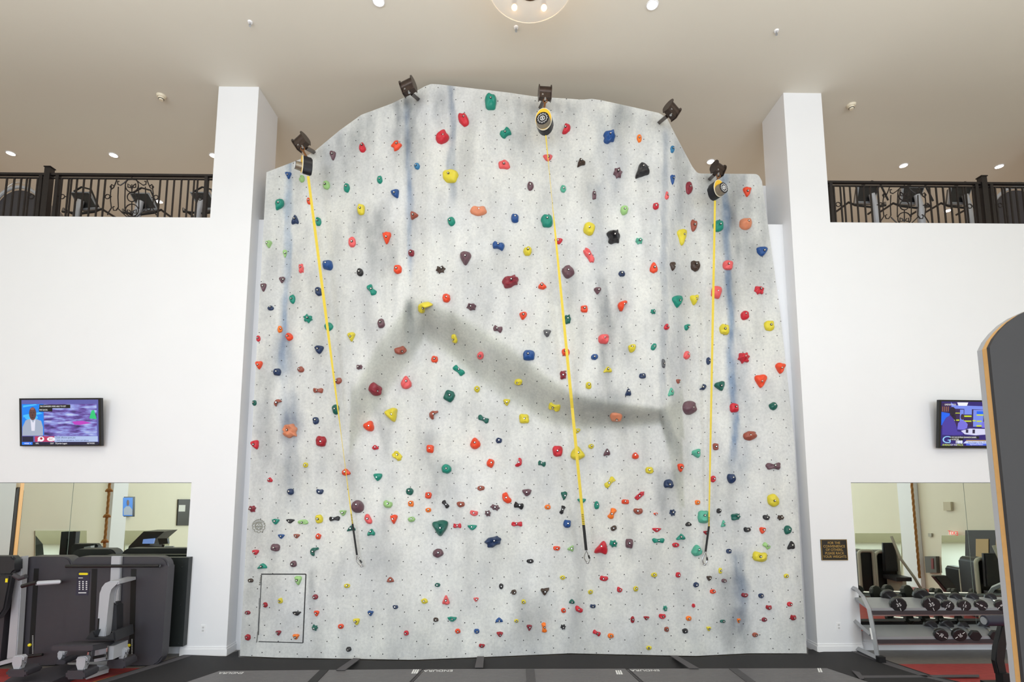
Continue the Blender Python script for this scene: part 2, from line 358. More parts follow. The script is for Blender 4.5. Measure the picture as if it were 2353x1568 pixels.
# rim going back, so the panel has thickness
per = [grid[0][i] for i in range(NU+1)]+[grid[j][NU] for j in range(1, NV+1)]+[grid[NV][i] for i in range(NU-1, -1, -1)]+[grid[j][0] for j in range(NV-1, 0, -1)]
back = []
for vv in per: back.append(bm.verts.new((vv.co.x, vv.co.y+.10, vv.co.z))); col.append([1, 1, 1])
for i in range(len(per)):
    k = (i+1) % len(per); bm.faces.new((per[i], per[k], back[k], back[i]))
me = bpy.data.meshes.new('panel'); bm.to_mesh(me); bm.free()
ca = me.color_attributes.new('stain_and_shade', 'FLOAT_COLOR', 'POINT')
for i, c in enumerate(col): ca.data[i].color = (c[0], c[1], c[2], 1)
for p in me.polygons: p.use_smooth = True
me.set_sharp_from_angle(angle=math.radians(35))
CON = bpy.data.materials.new('moulded_concrete'); CON.use_nodes = True; nt = CON.node_tree; b = nt.nodes['Principled BSDF']; b.inputs['Roughness'].default_value = .85
N = nt.nodes.new; L = nt.links.new
def mth(op, a, b2=None):
    n = N('ShaderNodeMath'); n.operation = op
    for i, x in enumerate((a, b2)):
        if x is None: continue
        if isinstance(x, (int, float)): n.inputs[i].default_value = x
        else: L(x, n.inputs[i])
    return n.outputs[0]
def mixc(f, a, c, bl='MIX'):
    n = N('ShaderNodeMix'); n.data_type = 'RGBA'; n.blend_type = bl
    for i, x in ((0, f), (6, a), (7, c)):
        if isinstance(x, (int, float)): n.inputs[i].default_value = x
        elif isinstance(x, tuple): n.inputs[i].default_value = x
        else: L(x, n.inputs[i])
    return n.outputs[2]
def nse(vec, sc_, det=6, rough=.6):
    n = N('ShaderNodeTexNoise'); n.inputs['Scale'].default_value = sc_; n.inputs['Detail'].default_value = det; n.inputs['Roughness'].default_value = rough; L(vec, n.inputs[0]); return n.outputs[0]
tc = N('ShaderNodeTexCoord').outputs['Object']
mp = N('ShaderNodeMapping'); mp.inputs['Scale'].default_value = (1.4, 1.4, .45); L(tc, mp.inputs[0])
at = N('ShaderNodeAttribute'); at.attribute_name = 'stain_and_shade'
def ramp(x, a, c): n = N('ShaderNodeMapRange'); n.inputs[1].default_value = a; n.inputs[2].default_value = c; L(x, n.inputs[0]); return n.outputs[0]
big = ramp(nse(tc, .9), .35, .7); streak = ramp(nse(mp.outputs[0], 2.2, 8), .45, .75); fine = nse(tc, 28, 8, .75); spk = ramp(nse(tc, 75, 5, .7), .60, .70)
patch = ramp(nse(tc, 1.7, 4), .52, .68)
c = mixc(big, lin((225, 226, 221)), lin((215, 217, 218)))
c = mixc(mth('MULTIPLY', streak, .42), c, lin((148, 153, 162)))
c = mixc(mth('MULTIPLY', ramp(fine, .42, .7), .42), c, lin((160, 163, 166)))
c = mixc(mth('MULTIPLY', mth('MULTIPLY', spk, patch), .7), c, lin((130, 134, 140)))
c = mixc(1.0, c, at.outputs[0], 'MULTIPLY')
sp = N('ShaderNodeSeparateXYZ'); L(tc, sp.inputs[0]); cb = N('ShaderNodeCombineXYZ'); L(sp.outputs[0], cb.inputs[0]); L(sp.outputs[2], cb.inputs[1])
vo = N('ShaderNodeTexVoronoi'); vo.voronoi_dimensions = '2D'; vo.inputs['Scale'].default_value = 4.6; vo.inputs['Randomness'].default_value = .5; L(cb.outputs[0], vo.inputs[0])
hole = mth('LESS_THAN', vo.outputs['Distance'], .036)
c = mixc(hole, c, lin((40, 40, 44)))
L(c, b.inputs['Base Color'])
bp = N('ShaderNodeBump'); bp.inputs['Strength'].default_value = .25; bp.inputs['Distance'].default_value = .01; L(fine, bp.inputs['Height']); L(bp.outputs[0], b.inputs['Normal'])
me.materials.append(CON)
wallT = thing('climbing_wall', 'tall pale grey moulded concrete climbing wall covered with coloured holds', 'climbing wall', (WP(1200, 1504).x, 0, 0))
pn = bpy.data.objects.new('panel', me); C.objects.link(pn); pn.parent = wallT; pn.matrix_parent_inverse = Matrix.Translation(-wallT.location)
# access hatch: dark gap and hinge
HG = mat('hatch_gap', (44, 44, 46), .8)
HQ = [(600, 1320), (703, 1320), (696, 1478), (594, 1475)]
def strip(bm, a, b_, w_, off, n=14):
    (u0, v0), (u1, v1) = a, b_; d = Vector((u1-u0, v1-v0)).normalized(); nx, ny = -d.y*w_/2, d.x*w_/2; prev = None
    for i in range(n+1):
        t = i/n; u, v = lerp(u0, u1, t), lerp(v0, v1, t)
        q = [bm.verts.new(WP(u+nx*s, v+ny*s, o)) for s, o in ((-1, 0), (-1, off), (1, off), (1, 0))]
        if prev:
            for k in range(3): bm.faces.new((prev[k], q[k], q[k+1], prev[k+1]))
        prev = q
bm = NB()
strip(bm, HQ[0], HQ[1], 2.4, .004); strip(bm, HQ[1], HQ[2], 2.4, .004); strip(bm, HQ[2], HQ[3], 1.8, .004); strip(bm, (601, 1322), (597, 1400), 1.6, .004); strip(bm, (597, 1400), (594, 1460), 1.2, .004); strip(bm, (596, 1375), (592.5, 1458), 1, .004)
obj('hatch_outline', bm, HG, wallT)
bm = NB()
for k in range(5): strip(bm, (601-k*.8, 1322+k*5), (598.6-k*.8, 1325+k*5), 2, .008, 2)
for k in range(8): strip(bm, (594-k*.4, 1452+k*3.2), (591-k*.4, 1454+k*3.2), 1.4, .008, 2)
obj('hatch_hinge', bm, mat('old_hinge', (120, 118, 110), .6, .5), wallT)
# moulded emblem of the wall maker
bm = NB(); ec = (594.5, 1210)
def ws(pts, r=.006, closed=False): tube(bm, [WP(u, v, .004) for u, v in pts], r, 5, closed=closed)
ws(arc(ec[0], ec[1], 8.2, 0, 360, 20), .008, True); ws([(ec[0]-8, ec[1]), (ec[0]+8, ec[1])], .006)
ws([(ec[0]-5, ec[1]+1), (ec[0]-3, ec[1]+6), (ec[0], ec[1]+1), (ec[0]+3, ec[1]+6), (ec[0]+5, ec[1]+1)], .004); ws([(ec[0]-3, ec[1]-1), (ec[0], ec[1]-6), (ec[0]+3, ec[1]-1)], .004)
for a in (200, 235, 270, 305, 340, 10, 170): 
    x, y = ec[0]+11.5*math.cos(math.radians(a)), ec[1]-11.5*math.sin(math.radians(a)); ws(arc(x, y, 3.4, a-95, a+95, 7), .005)
for k in range(9):
    a = math.radians(150-k*15); x, y = ec[0]+15*math.cos(a), ec[1]+2-17*math.sin(a); ws([(x-1, y+2), (x-.5, y-1.5), (x+1.2, y-1.2), (x+1, y+1.6)], .004)
for k in range(7):
    a = math.radians(140-k*13.5); x, y = ec[0]+12*math.cos(a), ec[1]+2-12.6*math.sin(a); ws([(x-1, y+1), (x+.2, y-1), (x+1.2, y+1)], .004)
em = obj('emblem', bm, mat('emblem_grey', (150, 150, 140), .8), wallT)

# ================================================================ HOLDS
COLS = {'G': ('teal', (22, 138, 118)), 'D': ('dark green', (22, 96, 84)), 'L': ('pale teal', (86, 176, 150)), 'g': ('light green', (158, 204, 132)),
        'R': ('red', (205, 40, 56)), 'P': ('pink', (232, 96, 98)), 'O': ('orange-red', (236, 76, 42)), 'o': ('orange', (250, 124, 38)),
        'Y': ('yellow', (224, 208, 58)), 'B': ('blue', (32, 78, 144)), 'N': ('navy', (34, 54, 92)), 'C': ('sky blue', (44, 120, 168)),
        'M': ('maroon', (138, 42, 56)), 'm': ('plum', (104, 74, 84)), 'K': ('black', (34, 34, 38)), 'W': ('rust brown', (156, 80, 64)),
        'w': ('dark brown', (66, 50, 42)), 'S': ('salmon', (222, 140, 104)), 'k': ('grey', (92, 94, 100)), 'd': ('dark red', (160, 26, 40))}
SHP = {'o': ('oval', [(1, 0), (.75, .75), (0, 1), (-.78, .72), (-1, -.05), (-.7, -.78), (.05, -1), (.8, -.68)]),
       't': ('three-cornered', [(0, -1), (.45, -.45), (.95, .4), (.9, .85), (0, .95), (-.9, .85), (-.95, .4), (-.45, -.45)]),
       'd': ('drop-shaped', [(0, 1), (.45, .45), (.9, -.1), (.85, -.7), (.2, -1), (-.5, -.95), (-.95, -.4), (-.6, .35)]),
       'q': ('squarish', [(.95, .85), (.1, .95), (-.85, .95), (-1, .1), (-.9, -.85), (0, -.95), (.85, -.92), (1, -.1)]),
       'b': ('bone-shaped', [(1, .35), (.72, .95), (.3, .62), (-.25, .5), (-.72, .95), (-1, .3), (-.8, -.7), (-.25, -.45), (.3, -.4), (.8, -.85)]),
       'k': ('crescent', [(.95, .9), (.35, .95), (-.5, .85), (-.98, .2), (-.9, -.55), (-.3, -1), (.1, -.9), (-.05, -.3), (.15, .15), (.55, .35), (1, .5)]),
       'j': ('jagged', [(1, .3), (.55, .35), (.45, 1), (-.05, .55), (-.7, .9), (-.65, .2), (-1, -.25), (-.45, -.4), (-.3, -1), (.15, -.6), (.7, -.9), (.6, -.25)]),
       'x': ('lumpy', [(1, .15), (.6, .6), (.65, 1), (-.1, .8), (-.6, .95), (-1, .35), (-.7, -.15), (-.85, -.75), (-.2, -1), (.2, -.65), (.75, -.8), (.7, -.3)]),
       'f': ('fin-shaped', [(.1, 1), (.6, .4), (1, -.4), (.75, -.9), (.2, -.7), (-.5, -.95), (-1, -.9), (-.6, -.1), (-.2, .6)]),
       'n': ('kidney-shaped', [(1, .2), (.75, .85), (.1, .6), (-.6, .95), (-1, .4), (-.9, -.4), (-.3, -.95), (.5, -.85), (.95, -.4)])}
# u, v, width, height, turn in degrees, shape, colour
HOLDS = '''765.5 359 14 20 0 t m;833.5 340 15 21 0 d R;911 335.6 18 22 -50 b O;663.6 404 12 16 0 t B;694.4 412 11 16 0 o g;750.8 426.5 15 19 0 o g;797 432.6 14 19 0 o G;872.7 413.5 12 18 0 o G;958.8 383 12 14 0 o C;910 447 18 19 20 t B;711 463 10 15 0 o O
1127.3 237 26 33 0 q G;1065.5 276.7 21 32 25 n R;1015.7 317.8 27 28 -60 n R;1162 307.3 24 20 35 b G;1035.4 405.8 33 28 0 q Y;1158.2 379.6 26 20 180 n P;1259 364 22 15 0 t P;1218.5 428.8 14 19 0 o m;1294 435 13 16 0 o L
1300 297.3 22 19 200 k R;1399.3 317 27 28 0 x B;1468.8 318.8 11 18 0 o o;1544.3 344 8 16 0 o C;1334 374 19 17 15 f w;1419.4 398.7 20 23 0 j m;1474 392.4 33 32 10 f K;1544.7 413.5 9 22 0 t B;1582.6 432.6 14 29 0 o M;1365.5 449.8 10 20 0 x m;1532 449.8 8 19 0 d P;1716 442 18 22 0 t O
641 471 20 26 150 d G;678.6 506 16 21 0 f N;732.2 510.2 12 20 0 o G;830 483 17 25 0 n Y;809.6 556.7 16 24 0 o P;889.4 547.7 18 27 0 t O;951 497 16 18 -30 t W;618.3 562.4 14 16 0 t g;655 584 10 18 0 t g;693 618 11 22 0 x P;753.6 610.3 22 22 0 q B
827.8 626.5 14 18 0 o K;914.5 619.8 18 20 0 o O;945.5 582.5 13 14 0 q M;648 644.3 13 14 0 t m;606 661.5 13 19 0 t m;733 671 16 20 20 o N;854 666.7 26 15 -55 b G;672.5 688 12 20 0 o G;622.7 708.2 14 11 0 d N;707.9 732.7 20 18 -30 j G
1037.9 510.2 16 19 0 o G;1099.5 486 37 21 0 n S;1183.3 503 17 19 0 q B;1256.5 509.5 27 30 0 o G;1145 566.3 27 17 -10 b B;1212 578.7 18 20 0 o Y;1070 595 26 29 0 t m;1012.5 620.4 22 16 0 j w;1173.7 648.5 38 26 15 x M;1245.5 658 19 15 0 d O;1025.5 685.8 18 18 0 q O
977.6 706.9 28 27 -15 k Y;1083.8 706.3 23 16 0 j m;1201.9 725 19 16 60 d O;1434 483.6 17 21 0 o g;1506.3 474.8 13 16 0 o R;1353.6 527 25 28 -20 q Y;1283.4 555.7 19 13 0 t R;1409.6 546.2 31 32 0 x K;1468 554.2 17 15 0 j L;1353.2 588.3 38 15 -58 x P
1305 625.6 26 27 35 q m;1501.8 616 18 24 0 d O;1428.4 630 14 13 0 o N;1544.9 613 11 21 0 t w;1372.3 669 16 15 0 t m;1342.7 710.7 17 16 0 q O;1430.3 704 22 22 0 k O;1500.5 716.8 12 11 0 j G;1304.5 734.8 14 22 0 x D
1566.3 545.2 19 38 0 t Y;1593.6 518.8 14 26 -5 n W;1649.5 520.3 23 26 0 o G;1712 516 28 25 0 o S;1749.9 579.6 26 21 0 t B;1596.3 612.5 21 24 0 n w;1672 610.8 22 20 0 q P;1645.6 672.4 24 27 -15 q P;1743.6 667.6 22 19 0 j R;1555.4 693.5 22 26 0 t G;1594 690.6 18 23 0 t Y;1711 725.4 19 20 0 o R
756 751.6 18 18 0 o G;876.2 744 16 22 0 o m;643.2 757.3 11 16 0 o o;665.6 774.5 15 18 20 o O;594 778.7 9 14 0 o R;808 775 16 21 0 t Y;734 804.7 21 19 0 t N;919.6 805.5 26 18 20 n W;596.3 840.5 15 19 0 t O;637.5 856 16 16 0 q N;692 850 13 14 0 o W;826.3 844.3 14 11 0 x m;778 876 16 13 40 o W;731.2 898 22 12 0 b W
861.3 895 30 27 -30 n M;933.6 879.3 25 29 0 d P;584.9 926.6 10 13 0 o D;638.4 926.6 15 18 -20 k W;772.3 941 15 23 0 o D;726 966.8 14 17 0 o N;901.5 954.3 30 30 20 t Y;669 991.6 28 32 10 x S;849.8 979.2 25 25 -30 d O;738.4 1015 23 24 0 q d
1044.6 778.7 11 22 15 o Y;1143.7 756.7 21 14 -15 b m;1257.2 766.9 18 17 0 t k;1104.5 817.2 14 17 0 o P;999 826.2 15 15 0 q O;1053.6 851.6 29 14 -38 b G;1215.4 817.2 27 24 0 q B;1032.2 910.7 24 25 -30 q D;1096.3 895 13 14 0 o Y;1191.3 877.8 17 14 0 o Y;1164.5 925.3 15 15 0 t Y
996.8 954.3 20 20 0 k W;1111 963.9 26 13 -28 b D;1204 963 23 22 0 q Y;1146.4 1012.7 14 13 0 o N;1092 1019 24 27 0 d O;1386.3 780.3 22 22 0 q P;1299.6 810 18 16 0 q O;1366.2 821 17 13 20 o B;1451 800 20 17 60 d Y;1502 797.5 11 17 -25 o G;1395.7 850 20 14 0 f Y
1294 862.5 15 20 0 x M;1352.3 886.4 14 16 0 o Y;1476.2 864.4 15 12 0 q N;1443 901.7 14 18 0 f N;1524 835.7 8 21 0 o k;1273.8 935.2 27 16 -15 b Y;1415.4 957.8 27 17 0 q S;1326.4 990.7 14 11 0 t Y;1531 751.6 11 14 0 d R;1541 901 12 19 0 f L;1557.6 877 9 10 0 t W
1578.3 752.5 13 14 0 k G;1663.8 758.3 21 23 0 q Y;1767 749.3 22 23 0 q Y;1576.4 816.6 13 19 0 d P;1627.5 830 10 16 0 o N;1708.2 823.3 26 24 0 j R;1792 847.2 22 24 0 t O;1747 877.2 26 30 0 t O;1614.5 889.9 15 14 180 k N;1653.9 888.3 24 21 20 t D;1581.6 937.5 26 32 0 o m;1686.2 938 18 21 0 q R;1776 934.3 18 17 0 o D;1722.7 1002 31 21 8 o W
587.9 1023 18 21 20 t R;862.8 1028.7 16 11 0 d R;912.9 1048.8 26 17 -50 x Y;702.5 1069 11 12 0 o Y;795.4 1085.5 20 16 0 d O;620.8 1103.3 12 11 0 d R;868.5 1097.2 21 17 0 t G;668.6 1130.7 14 14 0 o N;735.2 1130.7 17 12 0 n N;941.6 1130 17 16 0 o D;822.6 1164.5 27 28 0 o m;580.6 1169.9 17 15 0 j M;788.5 1179.4 16 13 0 t g;891 1159.7 21 16 -15 n g
633.6 1199.5 17 13 0 t G;667.3 1198.4 18 10 0 t K;696.3 1199.9 24 11 180 n g;733.3 1193.6 17 21 0 o Y;768.6 1192.6 25 11 5 b K;846 1193.2 24 15 -60 n P;905.4 1193.8 17 20 0 t O;807.3 1214.6 20 13 0 f D;853.2 1224 18 16 0 f G;646.6 1233.4 15 10 0 t B;682 1232.8 15 10 0 t W;732 1233.4 12 14 -20 o O
633.2 1258.8 19 17 0 q m;588.3 1270 15 12 0 t R;723 1267.8 19 19 0 k D;674.9 1296.3 14 15 0 o m;604 1301.5 21 13 0 f G;988.7 1032 17 18 0 q O;1126.9 1065 16 19 -15 q O;1191.5 1062.6 16 21 180 k R;1244.9 1066 18 12 -15 b D;1025.5 1078.4 22 21 0 o G;1104.9 1122.4 17 11 0 o W;984.3 1139 15 15 0 q O
944.6 1158.2 13 13 0 q o;984.7 1172.7 13 10 0 o o;1023.6 1159.3 20 11 -50 b K;1059 1159.7 18 13 0 n W;1163.2 1144.8 27 17 -55 n O;1211 1133 22 16 0 t m;1191.5 1162.6 22 15 -15 b K;1137.8 1167 22 13 -15 j m;1120.7 1180.4 15 14 0 j m;1089 1179.8 19 12 -10 n P;945.7 1194.2 16 12 0 o g;1012.5 1214.6 35 35 0 t D
1050.7 1208.9 19 11 0 b R;1085.2 1212.9 21 12 0 t G;1187.7 1205 25 11 0 b R;1134 1245.8 35 24 15 x N;1006.9 1271.6 24 20 15 o m;1218.3 1290.2 16 10 0 o K;1258.5 1166 14 11 0 o o;1280.9 1037.3 22 25 0 q R;1327 1042.5 32 31 0 d Y;1358 1026.4 12 11 0 o Y;1394.3 1039.2 15 17 0 f m;1460 1047.8 16 16 0 d O
1491.9 1081.3 18 15 0 q Y;1401 1109 29 14 48 b Y;1535.3 1112.3 21 20 180 n N;1295.8 1140 14 19 0 t D;1336.4 1152 19 11 0 t G;1371 1161.6 11 19 0 o G;1292 1172.2 20 10 70 b K;1406.2 1180.4 26 15 65 b o;1436.8 1154 17 11 0 q O;1469.9 1139.6 26 11 38 x R;1466.5 1175.6 21 14 0 n W;1506.6 1182 10 6 0 t O
1544.9 1178.5 14 15 0 j N;1303 1204.3 17 18 0 q B;1409.6 1214.3 14 11 30 q w;1508.7 1218.7 20 10 0 t R;1512.6 1243 27 12 0 b G;1382.9 1257.9 30 33 -15 f R;1409.3 1250 19 17 0 j G;1445.6 1249.3 17 22 0 q m;1279 1260.5 15 10 0 q O;1312.5 1260.2 14 15 -30 f g;1552.2 1253 16 11 0 o R
1644 1027.4 13 16 0 q W;1600.2 1043.4 20 20 20 t L;1563.3 1076 14 19 0 t O;1637.9 1101.4 12 15 0 o R;1679 1099.9 19 21 0 n N;1776.6 1072 33 16 0 b m;1775.6 1151 24 31 25 o Y;1602.5 1155.3 12 11 0 q o;1616 1188.4 26 30 0 q L;1651.3 1174.7 10 12 0 o K;1689 1188.8 19 16 0 x D;1661.4 1204 10 16 0 f L
1581.5 1204.7 14 10 0 d K;1622.6 1225 13 9 0 t d;1715.8 1218 16 12 0 n K;1760.3 1189.8 16 11 -20 o K;1792.9 1190 15 12 0 j w;1751.3 1220 14 15 0 t O;1809 1218.5 16 20 0 o D;1563.9 1234.3 20 14 0 f G;1761 1255 18 11 -40 b g;1817 1253.8 17 20 0 f K;1600.2 1265.3 22 26 0 d L;1674.3 1267.2 12 11 0 o N;1745.4 1280.2 34 24 0 n Y
576.3 1334.6 13 9 0 o w;686 1334.6 16 20 0 t g;644.8 1381.2 10 13 0 o Y;610.2 1390.4 10 12 0 o d;682.5 1410.5 18 10 0 t K;725 1372.3 12 12 20 o M;569.7 1408.6 12 9 0 o M;727.9 1410.5 12 14 0 t O;724 1442.7 14 13 -20 j D;797.7 1346.8 14 10 0 o Y;897.3 1332.5 17 12 180 t W;908.8 1395.6 12 9 0 n N;851.8 1410 13 12 0 t B;819.9 1429.3 15 16 0 t Y
783.5 1439.8 13 11 0 o O;640.8 1455 11 12 0 t M;680.6 1463.7 14 13 0 t o;570.6 1465 12 14 0 o d;933.7 1455.5 11 12 0 o R;801.7 1492.2 12 11 20 o K;1005.4 1345 12 9 0 o D;975.2 1381.8 15 12 0 o Y;1024.9 1379.3 16 21 180 t P;1093.8 1378.6 12 10 0 t P;1151.7 1348 10 13 0 o K;1180.8 1361.2 12 12 0 o w;1001.6 1424.5 12 10 0 o w
1038.9 1423.5 22 11 0 t G;1147 1425.4 18 11 180 t B;1203 1383.4 10 11 0 o Y;1186.7 1427.3 10 8 0 o Y;1216.2 1443 12 14 0 t M;1051.7 1451 12 11 0 o O;1095.3 1451 13 11 0 o B;1148.3 1458.3 14 12 0 t d;1107.2 1484.5 14 9 0 n d;1251.8 1359.8 19 18 180 f w;1292.6 1327.7 12 10 0 o Y;1387.6 1330.2 19 12 0 n R;1423 1356 13 12 -30 n R;1356.7 1360.8 11 10 0 o Y
1460.7 1353.5 11 12 0 o Y;1503.4 1321.6 14 11 0 o Y;1314 1382.4 14 10 180 t D;1329.9 1401 19 12 -35 n R;1294.5 1403.4 11 11 0 o O;1362.4 1393.9 13 9 0 n N;1249.9 1442.5 23 11 -82 b o;1293.9 1441.5 12 12 0 j K;1370.8 1454.9 19 10 -30 b R;1403.3 1461.6 14 11 0 o o;1453.3 1424.5 9 15 0 o d;1485.2 1421 13 9 0 t d;1521.6 1416.8 16 12 0 n R
1528.2 1398.7 10 13 0 j G;1531.7 1446.9 11 12 0 o W;1491.3 1489.5 12 10 0 o Y;1558 1321.6 11 13 0 o R;1629 1329.8 11 12 0 t w;1654.7 1312 8 13 0 q Y;1663.2 1335 12 9 0 o m;1599 1344.5 12 12 0 o N;1637.3 1359.8 13 10 0 o O;1710.6 1368.4 15 10 0 n M;1748.3 1369.4 12 11 0 o N;1806.2 1324 11 10 0 o Y;1593.5 1392.3 8 9 0 o R;1766 1396.5 14 11 0 n d
1814.3 1389 12 11 0 o R;1582.4 1421.4 12 11 0 q o;1660.5 1428.3 12 7 0 q D;1697.2 1427.3 8 11 0 t o;1627.8 1445.5 10 11 0 t Y;1573.8 1450.3 13 12 0 o K;1755.6 1424.3 12 10 0 o M;1822 1419.7 13 12 0 n d;1734.5 1459.3 13 10 0 o W'''
HL = []
for t in HOLDS.replace('\n', ';').split(';'):
    a = t.split(); HL.append([float(x) for x in a[:5]]+[a[5], a[6]])
def size_word(w_, h_):
    m = max(w_, h_); return 'tiny' if m < 12.5 else 'small' if m < 17 else 'medium' if m < 23 else 'large' if m < 30 else 'huge'
def desc(h): return '%s %s %s' % (size_word(h[2], h[3]), COLS[h[6]][0], SHP[h[5]][0])
def zone(u, v):
    l = lerp(709, 830, (v-405)/895); m_ = lerp(1253, 1348, (v-310)/980); r = lerp(1642, 1620, (v-460)/840)
    z = 'left of left strap' if u < l else 'between left and middle straps' if u < m_ else 'between middle and right straps' if u < r else 'right of right strap'
    y = 'high' if v < 560 else 'upper-middle' if v < 860 else 'middle' if v < 1120 else 'low' if v < 1310 else 'lowest'
    return y, z
def hold_labels():
    out = [None]*len(HL); used = set(); dcount = {}
    for i, h in enumerate(HL):
        nb = sorted(range(len(HL)), key=lambda j: (HL[j][0]-h[0])**2+(HL[j][1]-h[1])**2)[1:7]
        y, z = zone(h[0], h[1])
        for j in nb:
            g = HL[j]; dx, dy = h[0]-g[0], h[1]-g[1]
            d = ('right of' if dx > 0 else 'left of') if abs(dx) > abs(dy) else ('below' if dy > 0 else 'above')
            lab = '%s hold just %s a %s one, %s' % (desc(h), d, desc(g), z)
            if len(lab.split()) > 16: lab = '%s hold %s a %s, %s' % (desc(h), d, desc(g), z)
            if len(lab.split()) > 16: lab = '%s hold %s %s, %s' % (desc(h), d, desc(g), z)
            if lab not in used: break
        used.add(lab); out[i] = lab
    return out
HLAB = hold_labels()
HM = {}
for k, (n_, c_) in COLS.items():
    m_ = bpy.data.materials.new('hold_resin_'+n_.replace(' ', '_').replace('-', '_')); m_.use_nodes = True; q = m_.node_tree; bb = q.nodes['Principled BSDF']
    bb.inputs['Roughness'].default_value = .42; bb.inputs['Specular IOR Level'].default_value = .4
    t1 = q.nodes.new('ShaderNodeTexCoord'); n1 = q.nodes.new('ShaderNodeTexNoise'); n1.inputs['Scale'].default_value = 14; n1.inputs['Detail'].default_value = 5
    q.links.new(t1.outputs['Object'], n1.inputs[0]); r_ = q.nodes.new('ShaderNodeMapRange'); r_.inputs[1].default_value = .5; r_.inputs[2].default_value = .8; r_.inputs[1].default_value = .45; r_.inputs[4].default_value = .6; q.links.new(n1.outputs[0], r_.inputs[0])
    x_ = q.nodes.new('ShaderNodeMix'); x_.data_type = 'RGBA'; x_.inputs[6].default_value = lin(c_); x_.inputs[7].default_value = lin(tuple(int(lerp(a, 160, .42)) for a in c_))
    q.links.new(r_.outputs[0], x_.inputs[0]); q.links.new(x_.outputs[2], bb.inputs['Base Color'])
    n2 = q.nodes.new('ShaderNodeTexNoise'); n2.inputs['Scale'].default_value = 90; bp_ = q.nodes.new('ShaderNodeBump'); bp_.inputs['Strength'].default_value = .3; bp_.inputs['Distance'].default_value = .004
    q.links.new(t1.outputs['Object'], n2.inputs[0]); q.links.new(n2.outputs[0], bp_.inputs['Height']); q.links.new(bp_.outputs[0], bb.inputs['Normal'])
    HM[k] = m_
def cr(pts, n):                                   # closed Catmull-Rom
    out = []; m = len(pts); per = n/m
    for k in range(n):
        x = k/per; i = int(x) % m; t = x-int(x)
        p0, p1, p2, p3 = pts[i-1], pts[i], pts[(i+1) % m], pts[(i+2) % m]
        out.append(tuple(.5*((2*p1[a])+(-p0[a]+p2[a])*t+(2*p0[a]-5*p1[a]+4*p2[a]-p3[a])*t*t+(-p0[a]+3*p1[a]-3*p2[a]+p3[a])*t**3) for a in (0, 1)))
    return out
def soft(pts, n, it):
    o = cr(pts, n)
    for _ in range(it): o = [tuple(.5*o[i][a]+.25*(o[i-1][a]+o[(i+1) % n][a]) for a in (0, 1)) for i in range(n)]
    x0, x1 = min(p[0] for p in o), max(p[0] for p in o); y0, y1 = min(p[1] for p in o), max(p[1] for p in o)
    return [((p[0]-x0)/(x1-x0)*2-1, (p[1]-y0)/(y1-y0)*2-1) for p in o]
SOFT = {k: soft(SHP[k][1], 32, {'t': 9, 'd': 6, 'f': 5, 'j': 2, 'q': 7, 'x': 2, 'b': 4, 'n': 5, 'k': 3}.get(k, 3)) for k in SHP}
BOLT = mat('zinc_bolt', (235, 235, 235), .25, .85)
HOLEM = mat('bolt_recess', (16, 14, 14), .8)
random.seed(5)
